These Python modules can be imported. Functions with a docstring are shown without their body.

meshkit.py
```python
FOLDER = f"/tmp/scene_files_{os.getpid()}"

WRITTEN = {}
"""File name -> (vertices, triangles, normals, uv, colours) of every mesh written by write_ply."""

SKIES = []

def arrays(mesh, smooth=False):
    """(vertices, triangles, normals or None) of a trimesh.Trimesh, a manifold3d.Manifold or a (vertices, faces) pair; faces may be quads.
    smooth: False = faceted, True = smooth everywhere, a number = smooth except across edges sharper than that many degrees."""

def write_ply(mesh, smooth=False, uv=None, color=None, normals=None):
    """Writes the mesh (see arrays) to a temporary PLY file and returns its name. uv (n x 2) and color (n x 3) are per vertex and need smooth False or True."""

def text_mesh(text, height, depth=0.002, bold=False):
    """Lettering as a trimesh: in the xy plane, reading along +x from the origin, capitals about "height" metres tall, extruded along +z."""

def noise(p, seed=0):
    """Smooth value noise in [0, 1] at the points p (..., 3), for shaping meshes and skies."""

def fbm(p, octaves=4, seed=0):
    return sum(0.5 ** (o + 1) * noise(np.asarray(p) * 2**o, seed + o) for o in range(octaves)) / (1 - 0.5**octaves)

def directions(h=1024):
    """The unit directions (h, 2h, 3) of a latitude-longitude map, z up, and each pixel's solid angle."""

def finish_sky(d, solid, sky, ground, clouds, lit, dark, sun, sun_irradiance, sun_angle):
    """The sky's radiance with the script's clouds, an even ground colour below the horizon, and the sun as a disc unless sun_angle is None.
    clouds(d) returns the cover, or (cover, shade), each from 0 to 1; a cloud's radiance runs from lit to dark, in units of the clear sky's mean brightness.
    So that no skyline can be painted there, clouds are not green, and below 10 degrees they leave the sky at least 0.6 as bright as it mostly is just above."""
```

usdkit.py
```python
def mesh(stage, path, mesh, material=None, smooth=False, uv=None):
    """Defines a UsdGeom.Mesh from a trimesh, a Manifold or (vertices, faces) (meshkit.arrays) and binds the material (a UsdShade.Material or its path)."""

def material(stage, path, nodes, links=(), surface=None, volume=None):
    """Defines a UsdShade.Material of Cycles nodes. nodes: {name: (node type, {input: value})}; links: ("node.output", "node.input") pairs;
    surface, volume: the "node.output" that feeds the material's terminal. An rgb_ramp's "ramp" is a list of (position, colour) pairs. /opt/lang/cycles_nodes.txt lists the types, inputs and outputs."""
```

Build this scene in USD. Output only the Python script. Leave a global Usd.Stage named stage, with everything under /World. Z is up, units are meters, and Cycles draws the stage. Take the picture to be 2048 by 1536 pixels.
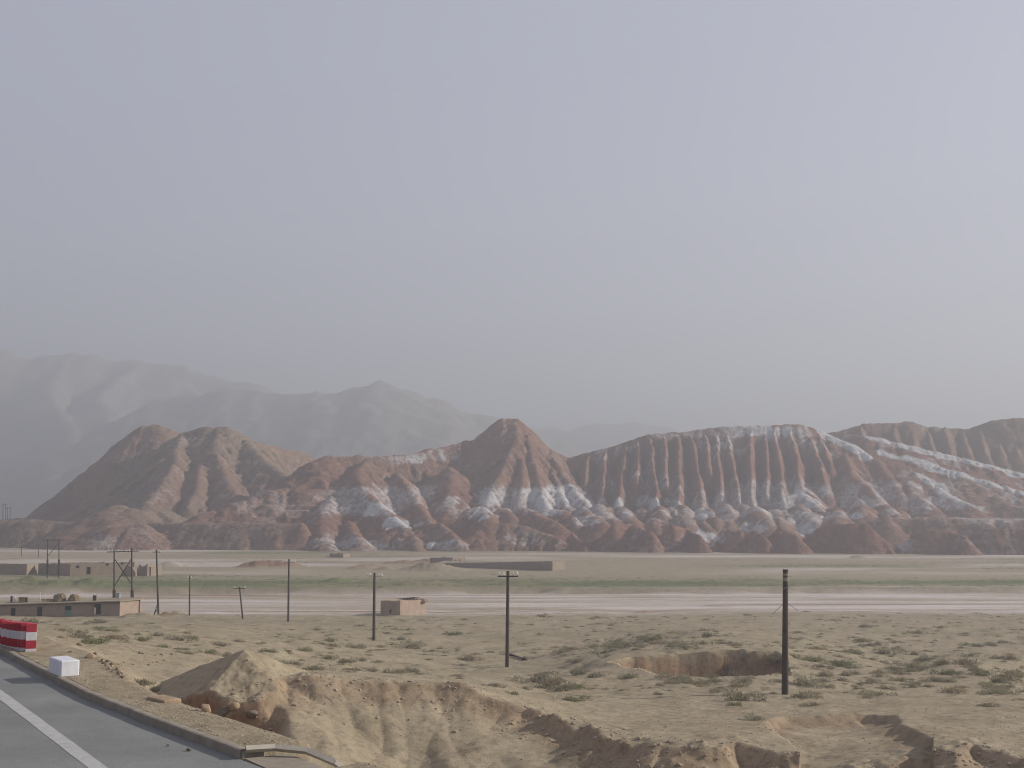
import math, random
import numpy as np
import trimesh
import usdkit, meshkit
from pxr import Gf, Sdf, Usd, UsdGeom, UsdLux, UsdShade, Vt
from scipy.interpolate import RBFInterpolator
import shapely
import manifold3d as m3

random.seed(7)
rng = np.random.default_rng(7)
stage = Usd.Stage.CreateInMemory()
UsdGeom.SetStageUpAxis(stage, UsdGeom.Tokens.z)
UsdGeom.SetStageMetersPerUnit(stage, 1.0)
world = UsdGeom.Xform.Define(stage, "/World")
stage.SetDefaultPrim(world.GetPrim())
UsdGeom.Scope.Define(stage, "/World/Looks")

# ------------------------------------------------------------------ camera, sky, sun, exposure
F, PW, PH = 2400.0, 2048.0, 1536.0           # focal length in pixels of the 2048 x 1536 photograph
HORIZON = 1015.0
PITCH = math.atan((HORIZON - PH / 2) / F)
ZC = 17.5                                      # eye height above the river flat
EXPOSURE = 0.84
cam = UsdGeom.Camera.Define(stage, "/World/camera")
cam.CreateHorizontalApertureAttr(36.0)
cam.CreateVerticalApertureAttr(27.0)
cam.CreateFocalLengthAttr(36.0 * F / PW)
cam.CreateClippingRangeAttr(Gf.Vec2f(0.1, 20000.0))
cam.CreateExposureAttr(EXPOSURE)
cam.AddTranslateOp().Set(Gf.Vec3d(0, 0, ZC))
cam.AddRotateXOp().Set(90.0 + math.degrees(PITCH))

SUN_AZ, SUN_EL = math.radians(82.0), math.radians(25.0)
SUN_STRENGTH, SKY_STRENGTH = 1.25, 0.06
HAZE_DENSITY = 0.00098
sun_dir = np.array([math.cos(SUN_EL) * math.sin(SUN_AZ), math.cos(SUN_EL) * math.cos(SUN_AZ), math.sin(SUN_EL)])

sky_mat = usdkit.material(stage, "/World/Looks/sky_look", {
    "sky": ("sky_texture", {"sky_type": "single_scattering", "sun_disc": False, "sun_elevation": SUN_EL, "sun_rotation": SUN_AZ,
                            "air_density": 1.0, "aerosol_density": 3.0, "ozone_density": 1.0, "altitude": 900.0}),
    "tc": ("texture_coordinate", {}),
    "map": ("mapping", {"scale": (1.0, 1.0, 3.0)}),
    "n": ("noise_texture", {"scale": 1.1, "detail": 4.0, "roughness": 0.5}),
    "cov": ("map_range", {"from_min": 0.2, "from_max": 0.8, "to_min": 0.56, "to_max": 0.64, "clamp": True}),
    "mix": ("mix_color", {"b": (5.05, 4.95, 6.2), "use_clamp": False}),
    "bg": ("background_shader", {"strength": SKY_STRENGTH}),
}, [("tc.generated", "map.vector"), ("map.vector", "n.vector"), ("n.fac", "cov.value"), ("cov.result", "mix.fac"),
    ("sky.color", "mix.a"), ("mix.result", "bg.color")], surface="bg.background")
dome = UsdLux.DomeLight.Define(stage, "/World/sky")
UsdShade.MaterialBindingAPI.Apply(dome.GetPrim()).Bind(sky_mat)
dome.GetPrim().SetCustomDataByKey("kind", "structure")
dome.GetPrim().SetCustomDataByKey("label", "pale grey lilac sky veiled by dust above the hills")
dome.GetPrim().SetCustomDataByKey("category", "sky")

sun = UsdLux.DistantLight.Define(stage, "/World/sun")
sun.CreateNormalizeAttr(True)
sun.CreateIntensityAttr(SUN_STRENGTH)
sun.CreateAngleAttr(0.5)
sun.CreateColorAttr(Gf.Vec3f(1.0, 0.93, 0.85))
sun.AddRotateZOp().Set(180.0 - math.degrees(SUN_AZ))
sun.AddRotateXOp().Set(-(90.0 - math.degrees(SUN_EL)))
_m = np.array(UsdGeom.XformCache().GetLocalToWorldTransform(sun.GetPrim())).T[:3, :3] @ np.array([0, 0, 1.0])
if np.dot(_m, sun_dir) < 0.999:
    sun.ClearXformOpOrder()
    zax = sun_dir; xax = np.cross([0, 0, 1.0], zax); xax /= np.linalg.norm(xax); yax = np.cross(zax, xax)
    M = np.eye(4); M[0, :3], M[1, :3], M[2, :3] = xax, yax, zax
    sun.AddTransformOp().Set(Gf.Matrix4d(*M.ravel().tolist()))

# ------------------------------------------------------------------ helpers
def P(px, py, Y):
    """World point at depth Y seen at a pixel of the photograph: how positions were measured."""
    a, b = (px - PW / 2) / F, (PH / 2 - py) / F
    t = Y / (math.cos(PITCH) - b * math.sin(PITCH))
    return np.array([a * t, Y, ZC + (math.sin(PITCH) + b * math.cos(PITCH)) * t])

def PH_(px, py, Y):
    """As P, with the hills' depth stretched so that their spurs run out at a natural slope."""
    return P(px, py, Y if Y < 470 else 470 + (Y - 470) * 1.42)

used = {}
def path_for(name, parent=None):
    base = (str(parent.GetPath()) if parent is not None else "/World") + "/" + name
    n = used.get(base, 0)
    used[base] = n + 1
    return base if n == 0 else f"{base}_{n:03d}"

def tag(prim, label=None, cat=None, group=None, kind=None):
    for k, v in (("label", label), ("category", cat), ("group", group), ("kind", kind)):
        if v:
            prim.SetCustomDataByKey(k, v)
    return prim

def obj(name, mesh, mat, parent=None, smooth=False):
    return usdkit.mesh(stage, path_for(name, parent), mesh, mat, smooth).GetPrim()

def thing(name, label, cat, loc=(0, 0, 0), rz=0.0, group=None, scale=None):
    x = UsdGeom.Xform.Define(stage, path_for(name))
    x.AddTranslateOp().Set(Gf.Vec3d(*map(float, loc)))
    x.AddRotateZOp().Set(float(rz))
    if scale is not None:
        x.AddScaleOp().Set(Gf.Vec3f(*map(float, scale)))
    return tag(x.GetPrim(), label, cat, group)

def copy_of(root, name, label, cat, loc, rz=0.0, group=None, scale=None):
    p = thing(name, label, cat, loc, rz, group, scale)
    p.GetReferences().AddInternalReference(root.GetPath())
    p.SetInstanceable(True)
    return p

def box(size, center=(0, 0, 0), rz=0.0, chamfer=0.0):
    sx, sy, sz = size
    if chamfer > 0:
        c = chamfer
        pts = [(x * (sx / 2 - (0 if k == 0 else c)), y * (sy / 2 - (0 if k == 1 else c)), z * (sz / 2 - (0 if k == 2 else c)))
               for x in (-1, 1) for y in (-1, 1) for z in (-1, 1) for k in range(3)]
        m = trimesh.convex.convex_hull(np.array(pts))
    else:
        m = trimesh.creation.box(size)
    if rz:
        m.apply_transform(trimesh.transformations.rotation_matrix(rz, [0, 0, 1]))
    m.apply_translation(center)
    return m

def rod(a, b, r0, r1=None, n=8):
    a, b = np.asarray(a, float), np.asarray(b, float)
    r1 = r0 if r1 is None else r1
    d = b - a; L = np.linalg.norm(d); d = d / L
    h = np.array([0, 0, 1.0]) if abs(d[2]) < .9 else np.array([1.0, 0, 0])
    u = np.cross(d, h); u /= np.linalg.norm(u); w = np.cross(d, u)
    t = np.linspace(0, 2 * np.pi, n, endpoint=False)
    ring = np.cos(t)[:, None] * u + np.sin(t)[:, None] * w
    v = np.vstack([a + ring * r0, b + ring * r1, a[None], b[None]])
    f = []
    for i in range(n):
        j = (i + 1) % n
        f += [(i, n + i, j), (j, n + i, n + j), (2 * n, i, j), (2 * n + 1, n + j, n + i)]
    m = trimesh.Trimesh(v, np.array(f), process=False)
    m.fix_normals()
    return m

cat_ = trimesh.util.concatenate
noise, fbm = meshkit.noise, meshkit.fbm
def n2(x, y, f, seed=0, octv=1):
    p = np.stack([x * f, y * f, np.full_like(x, 0.37 + seed * 3.1)], -1)
    return (noise(p, seed) if octv == 1 else fbm(p, octv, seed)) * 2 - 1
def ridged(x, y, f, seed=0, octv=3):
    out, a, tot = 0, 1.0, 0
    for o in range(octv):
        out = out + a * (1 - np.abs(n2(x, y, f * 2 ** o, seed + o))); tot += a; a *= .5
    return out / tot
def sstep(a, b, x):
    t = np.clip((x - a) / (b - a), 0, 1)
    return t * t * (3 - 2 * t)

def sheet(name, V, F_, mat, masks, kind="structure", label=None, cat=None):
    """Terrain mesh with smooth normals and a vertex mask (what lies there: salt, green, red earth, plus shade painted into the deep cut)."""
    m = usdkit.mesh(stage, path_for(name), trimesh.Trimesh(V, F_, process=False), mat, True)
    UsdGeom.PrimvarsAPI(m).CreatePrimvar("cover", Sdf.ValueTypeNames.Color3fArray, "vertex").Set(Vt.Vec3fArray.FromNumpy(np.ascontiguousarray(masks, np.float32)))
    return tag(m.GetPrim(), label, cat, None, kind)

def grid_faces(nr, nc):
    i = np.arange(nr * nc).reshape(nr, nc)
    a, b, c, d = i[:-1, :-1].ravel(), i[:-1, 1:].ravel(), i[1:, 1:].ravel(), i[1:, :-1].ravel()
    return np.vstack([np.stack([a, b, c], 1), np.stack([a, c, d], 1)])

# ------------------------------------------------------------------ materials
def rough_mat(name, c1, c2, scale=3.0, rough=0.9, bump=0.0, bscale=30.0, coord="object", spec=0.2):
    nodes = {"tc": ("texture_coordinate", {}), "n": ("noise_texture", {"scale": scale, "detail": 6.0, "roughness": 0.65}),
             "r": ("rgb_ramp", {"ramp": [(0.3, c1), (0.7, c2)]}),
             "p": ("principled_bsdf", {"roughness": rough, "specular_ior_level": spec})}
    links = [(f"tc.{coord}", "n.vector"), ("n.fac", "r.fac"), ("r.color", "p.base_color")]
    if bump:
        nodes["n2"] = ("noise_texture", {"scale": bscale, "detail": 5.0, "roughness": 0.7})
        nodes["b"] = ("bump", {"strength": 0.8, "distance": bump})
        links += [(f"tc.{coord}", "n2.vector"), ("n2.fac", "b.height"), ("b.normal", "p.normal")]
    return usdkit.material(stage, "/World/Looks/" + name, nodes, links, surface="p.BSDF")

def terrain_mat(name, base1, base2, salt, green, red, fine, bump, bscale, strata=False):
    nodes = {
        "g": ("geometry", {}), "att": ("attribute", {"attribute": "cover"}), "sep": ("separate_color", {}),
        "n1": ("noise_texture", {"scale": fine, "detail": 8.0, "roughness": 0.7}),
        "n2": ("noise_texture", {"scale": fine * 9, "detail": 6.0, "roughness": 0.75}),
        "nb": ("noise_texture", {"scale": bscale, "detail": 8.0, "roughness": 0.72}),
        "r1": ("rgb_ramp", {"ramp": [(0.32, base1), (0.68, base2)]}),
        "rs": ("rgb_ramp", {"ramp": [(0.3, tuple(.8 * c for c in salt)), (0.7, salt)]}),
        "rg": ("rgb_ramp", {"ramp": [(0.3, tuple(.6 * c for c in green)), (0.7, tuple(1.25 * c for c in green))]}),
        "rr": ("rgb_ramp", {"ramp": [(0.3, tuple(.75 * c for c in red)), (0.7, tuple(1.2 * c for c in red))]}),
        "mr": ("mix_color", {}), "ms": ("mix_color", {}), "mg": ("mix_color", {}),
        "sp": ("rgb_ramp", {"ramp": [(0.33, (0.64, 0.64, 0.64)), (0.5, (1, 1, 1)), (0.7, (1.16, 1.16, 1.16))]}),
        "mul": ("mix_color", {"blend_type": "multiply", "fac": 1.0, "use_clamp": False}),
        "b": ("bump", {"strength": 0.9, "distance": bump}),
        "p": ("principled_bsdf", {"roughness": 0.95, "specular_ior_level": 0.1}),
    }
    links = [("att.color", "sep.color"), ("g.position", "n1.vector"), ("g.position", "n2.vector"), ("g.position", "nb.vector"),
             ("n1.fac", "r1.fac"), ("n1.fac", "rs.fac"), ("n2.fac", "rg.fac"), ("n1.fac", "rr.fac"),
             ("r1.color", "mr.a"), ("rr.color", "mr.b"), ("sep.b", "mr.fac"),
             ("mr.result", "ms.a"), ("rs.color", "ms.b"), ("sep.r", "ms.fac"),
             ("ms.result", "mg.a"), ("rg.color", "mg.b"), ("sep.g", "mg.fac"),
             ("n2.fac", "sp.fac"), ("mg.result", "mul.a"), ("sp.color", "mul.b"), ("mul.result", "p.base_color"),
             ("nb.fac", "b.height"), ("b.normal", "p.normal")]
    if strata:
        nodes.update({"mp": ("mapping", {"scale": (.05, .05, .75)}), "ns": ("noise_texture", {"scale": 1.0, "detail": 5.0, "roughness": .7, "distortion": .6}),
                      "rst": ("rgb_ramp", {"ramp": [(.30, (.74, .72, .72)), (.46, (1, 1, 1)), (.56, (.88, .86, .85)), (.70, (1.2, 1.18, 1.15))]}),
                      "ms2": ("mix_color", {"blend_type": "multiply", "fac": .8, "use_clamp": False}),
                      "rag": ("math", {"math_type": "multiply_add", "value2": 1.3}), "sub": ("math", {"math_type": "subtract", "value2": .62}), "cut": ("map_range", {"range_type": "smoothstep", "from_min": .12, "from_max": .92, "to_min": 0.0, "to_max": 1.0, "clamp": True})})
        links = [l for l in links if l not in (("sep.r", "ms.fac"), ("mr.result", "ms.a"))]
        links += [("g.position", "mp.vector"), ("mp.vector", "ns.vector"), ("ns.fac", "rst.fac"), ("mr.result", "ms2.a"), ("rst.color", "ms2.b"), ("ms2.result", "ms.a"),
                  ("n2.fac", "rag.value1"), ("sep.r", "rag.value3"), ("rag.value", "sub.value1"), ("sub.value", "cut.value"), ("cut.result", "ms.fac")]
    return usdkit.material(stage, "/World/Looks/" + name, nodes, links, surface="p.BSDF")

M_hill = terrain_mat("badland_clay", (0.20, 0.122, 0.09), (0.285, 0.178, 0.13), (0.55, 0.54, 0.535), (0.235, 0.19, 0.14), (0.24, 0.122, 0.084), 0.06, 1.3, 0.7, True)
M_mount = terrain_mat("mountain_rock", (0.17, 0.16, 0.14), (0.25, 0.23, 0.205), (0.5, 0.48, 0.46), (0.2, 0.18, 0.14), (0.22, 0.13, 0.10), 0.02, 2.0, 0.06)
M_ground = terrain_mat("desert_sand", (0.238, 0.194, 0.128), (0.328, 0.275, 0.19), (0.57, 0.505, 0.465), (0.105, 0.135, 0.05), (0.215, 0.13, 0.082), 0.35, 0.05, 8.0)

# ------------------------------------------------------------------ ground height
RN = np.array([0.811, 0.585]); RE = np.array([-0.585, 0.811])     # across the road (to the right) and along it
Z_ROAD = ZC - 3.4
def u_edge(v):                                 # the kerb line swings out with distance
    return np.interp(v, [-60, 10, 15.3, 16.3, 18.8, 22.2, 25.3, 30.3, 60, 130], [7.1, 6.88, 6.81, 6.78, 6.69, 6.64, 6.79, 7.03, 8.4, 11.6])
def u_brink(v):                                # where the shoulder breaks off
    return u_edge(v) + np.interp(v, [-60, 14, 19, 21.5, 23.5, 26, 60], [.72, .72, .74, .80, 1.1, 1.5, .9])
def uv(x, y):
    return x * RN[0] + y * RN[1], x * RE[0] + y * RE[1]
def ruv(u, v, z=0.0):
    p = RN * u + RE * v
    return np.array([p[0], p[1], z])

TAB = np.array([(20, 6.0), (30, 7.2), (39, 8.0), (50, 8.9), (65, 10.1), (87, 12.3), (100, 13.3), (127, 14.7), (168, 15.9), (187, 16.9), (200, 17.4), (215, 17.5), (240, 17.5)])
ctrl = [(px, 1015 + F * d / y, y) for y, d in TAB for px in ((1250, 1450, 1650, 1850, 2100, 2500, 2900) if y < 60 else (1100, 1700, 2100, 2600) if y < 87 else (900, 1150, 1800, 2100, 2600) if y < 150 else (-300, 0, 300, 600, 900, 1300, 1800, 2300))]
crest = [(150, 1390, 41), (250, 1388.5, 46), (350, 1393, 46), (385, 1389, 45.2), (418, 1381, 44.5), (445, 1392, 44.2), (470, 1404, 44), (512, 1401, 44), (540, 1398, 45.2), (556, 1358, 47.0), (605, 1347, 47.3),
         (680, 1353, 47.5), (760, 1363, 47.6), (840, 1366, 47.7), (920, 1365, 47.9), (960, 1385, 47.6), (1050, 1410, 47.2), (1100, 1425, 46.4), (1150, 1458, 44.2), (1182, 1450, 44), (1208, 1469, 42.6),
         (1234, 1486, 41.2),
         (1300, 1490, 39.5), (1340, 1496, 39.3), (1380, 1490, 39.6), (1410, 1498, 39.2), (1470, 1478, 40.5), (1560, 1505, 39), (1620, 1518, 38.5), (1700, 1515, 38.5), (1760, 1505, 39), (1804, 1480, 40.5),
         (1870, 1490, 40), (1895, 1503, 39), (1930, 1482, 40.3), (1990, 1503, 39), (2048, 1515, 38.5), (2300, 1520, 38), (2700, 1530, 37)]
ctrl += crest
ctrl += [(262, 1385, 45.5), (510, 1352, 52), (540, 1340, 56), (350, 1388, 48), (450, 1375, 49.5), (530, 1404, 45),
         # hollow behind the heap and its far bank
         (260, 1383, 46), (330, 1370, 52), (400, 1335, 62), (470, 1318, 68), (250, 1340, 56), (300, 1312, 62), (380, 1306, 66), (200, 1302, 52), (150, 1292, 49), (200, 1350, 47), (160, 1335, 40),
         (110, 1320, 34), (60, 1310, 31.5), (0, 1296, 32), (-150, 1280, 36), (150, 1310, 41),
         (60, 1285, 44), (0, 1275, 46), (-200, 1265, 60), (100, 1268, 66), (300, 1290, 78), (0, 1257, 85), (150, 1252, 105), (-200, 1248, 110), (-600, 1250, 120), (-600, 1250, 80),
         (400, 1275, 95), (500, 1282, 95), (560, 1300, 90), (600, 1322, 84), (700, 1338, 80), (800, 1348, 78), (900, 1350, 78), (1000, 1338, 95), (1015, 1336, 98), (850, 1345, 85), (650, 1305, 95), (780, 1310, 105),
         (450, 1262, 120), (700, 1280, 125),
         (1050, 1390, 60), (1100, 1380, 68), (1200, 1400, 62), (1000, 1362, 70), (1150, 1420, 55), (1250, 1440, 50), (1400, 1440, 49), (1300, 1395, 64),
         # sand pile and dug wall on the right
         (1130, 1345, 86), (1180, 1322, 87), (1225, 1312, 88), (1250, 1311, 88), (1330, 1305, 88.5), (1400, 1301, 89), (1480, 1300, 89), (1555, 1303, 89), (1600, 1325, 88), (1400, 1288, 100), (1500, 1288, 100), (1250, 1298, 98),
         (1150, 1308, 100), (1400, 1265, 127), (1900, 1310, 95), (1900, 1330, 85), (2048, 1312, 92), (1700, 1305, 97), (1750, 1335, 84), (1650, 1370, 70)]
CP = np.array([P(*c) for c in ctrl])
def warp(x, y):
    y = np.maximum(y, 3.0)
    return np.stack([np.arctan2(x, y) * 5.0, np.log(y) * 2.6], -1)
_, keep = np.unique(np.round(warp(CP[:, 0], CP[:, 1]), 3), axis=0, return_index=True)
RBF = RBFInterpolator(warp(CP[keep, 0], CP[keep, 1]), CP[keep, 2], kernel="linear", smoothing=0.002, degree=1)

def seg_dist(x, y, poly):
    best, arg = np.full(x.shape, 1e9), np.zeros(x.shape)
    s0 = 0.0
    for a, b in zip(poly[:-1], poly[1:]):
        d = b[:2] - a[:2]; L = math.hypot(*d)
        t = np.clip(((x - a[0]) * d[0] + (y - a[1]) * d[1]) / (L * L), 0, 1)
        q = np.hypot(x - a[0] - t * d[0], y - a[1] - t * d[1])
        hit = q < best
        best = np.where(hit, q, best); arg = np.where(hit, s0 + t * L, arg)
        s0 += L
    return best, arg

def dense(poly, step=0.4, wob=0.0, seed=0):
    poly = np.asarray(poly, float)
    d = np.r_[0, np.cumsum(np.hypot(*np.diff(poly[:, :2], axis=0).T))]
    s = np.arange(0, d[-1], step)
    q = np.stack([np.interp(s, d, poly[:, k]) for k in range(3)], 1)
    if wob:
        q[:, 0] += wob * n2(s, s * 0, 0.9, seed, 3); q[:, 1] += wob * 1.4 * n2(s, s * 0 + 9, 0.7, seed + 5, 3)
    return q

_cw = np.array([P(*c) for c in crest]); CREST_NOSE = float(np.sum(np.hypot(*np.diff(_cw[:10, :2], axis=0).T)))
crest_w = dense([P(*c) for c in crest], 0.5, 0.55, 3)
_vs = [ruv(7.9, v) for v in (-45, -20, 0, 20, 33)]
pit_poly = shapely.Polygon([tuple(p[:2]) for p in crest_w] + [tuple(p[:2]) for p in _vs])
if not pit_poly.is_valid: pit_poly = pit_poly.buffer(0)
bowl_pts = [(1525, 1428, 46.5), (1532, 1410, 50), (1560, 1406, 52.5), (1650, 1404, 53.5), (1740, 1403, 54), (1785, 1408, 53), (1812, 1435, 48.5), (1835, 1458, 45), (1862, 1486, 41.5)]
bowl_w = dense([P(*c) for c in bowl_pts], 0.5, 0.35, 8)
_bn = [P(*c) for c in [(1862, 1530, 36), (1620, 1560, 36), (1590, 1490, 40.5), (1555, 1455, 43.5)]]
bowl_poly = shapely.Polygon([tuple(p[:2]) for p in bowl_w] + [tuple(p[:2]) for p in _bn]).buffer(0)
dug_pts = [(1215, 1335, 85), (1262, 1316, 87.5), (1330, 1306, 88.5), (1400, 1302, 89), (1480, 1301, 89), (1556, 1304, 88.7), (1568, 1325, 86)]
dug_w = dense([P(*c) for c in dug_pts], 0.6, 0.5, 12)
_dn = [P(*c) for c in [(1580, 1365, 76), (1500, 1375, 74), (1330, 1372, 74)]]
dug_poly = shapely.Polygon([tuple(p[:2]) for p in dug_w] + [tuple(p[:2]) for p in _dn]).buffer(0)
RAV = np.array([P(*c) for c in [(140, 1294, 47), (172, 1302, 47), (200, 1316, 46.5), (225, 1334, 46), (250, 1358, 45.5), (300, 1376, 46.5), (345, 1374, 49)]]); RAVL = float(np.sum(np.hypot(*np.diff(RAV[:, :2], axis=0).T)))

def _plane(pts):
    a, b, c = [P(*p) for p in pts]
    n = np.cross(b - a, c - a); return a, -n[0] / n[2], -n[1] / n[2]
HEAP = [_plane([(490, 1297, 48), (418, 1379, 44.6), (330, 1376, 50)]), _plane([(490, 1297, 48), (418, 1379, 44.6), (512, 1398, 44)])]
HA = P(490, 1297, 48)
def heap(x, y):
    """Spoil heap by the road: a smooth shaded left face, a rough front and a right shoulder."""
    p = [a[2] + gx * (x - a[0]) + gy * (y - a[1]) for a, gx, gy in HEAP] + [HA[2] - .62 * (x - HA[0]) - .05 * (y - HA[1]), HA[2] + .05 * (x - HA[0]) - .42 * (y - HA[1])]
    p[1] = p[1] + .07 * n2(x, y, 1.6, 191, 3) + .07 * n2(x, y, 4.5, 192, 2)
    p[2] = p[2] + .18 * n2(x, y, 1.2, 193, 3)
    h = np.minimum.reduce(p) + .05 * n2(x, y, .6, 194, 2)
    far_ = np.hypot(x - HA[0], (y - HA[1]) * .7)
    return np.where(far_ < 9, h, -99)

def inside(poly, x, y):
    x0, y0, x1, y1 = poly.bounds
    r = np.zeros(x.shape, bool)
    k = (x >= x0) & (x <= x1) & (y >= y0) & (y <= y1)
    r[k] = shapely.contains_xy(poly, x[k], y[k])
    return r

heaps = [  # spoil heaps on the far side of the river: pixel foot, depth, radius, height, red share
    (540, 1140, 335, 7.0, 1.6, 1.0), (505, 1141, 333, 5.0, 1.3, 1.0), (575, 1139, 336, 5.0, 1.2, 1.0), (745, 1140, 325, 4.5, 1.5, .3), (715, 1142, 322, 3.5, 1.2, .4), (772, 1143, 318, 3.2, 1.3, .2),
    (845, 1148, 318, 6.0, 1.9, 0), (880, 1150, 315, 6.5, 2.0, 0), (805, 1125, 352, 6, 1.2, .8), (860, 1123, 360, 7, 1.2, .8), (680, 1172, 268, 3.2, 1.0, 0), (665, 1173, 266, 2.2, .8, 0),
    (820, 1184, 256, 5, 1.0, .2), (870, 1182, 258, 5, .8, .2), (1030, 1183, 256, 4, .7, .2), (340, 1140, 338, 5, 1.8, 0), (1720, 1120, 385, 3.2, 2.0, .3), (180, 1182, 256, 5.5, 1.6, 0), (60, 1180, 258, 6.5, 1.9, 0), (110, 1183, 254, 4, 1.2, 0),
    (330, 1231, 184, 1.6, .8, .8), (275, 1233, 182, 3.0, .7, 0), (355, 1232, 186, 2.6, .8, 0), (1290, 1232, 197, 2.2, .5, .9), (1440, 1208, 214, 3.5, .4, .7), (300, 1235, 181, 2.0, .5, 0)]

def river_near(x):
    return 192 + 5 * n2(x, x * 0, 0.012, 41, 2)
def river_far(x):
    return 247 + 5 * n2(x, x * 0, 0.02, 31, 3) + np.where(x > 40, (x - 40) * 0.05, 0)

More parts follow.
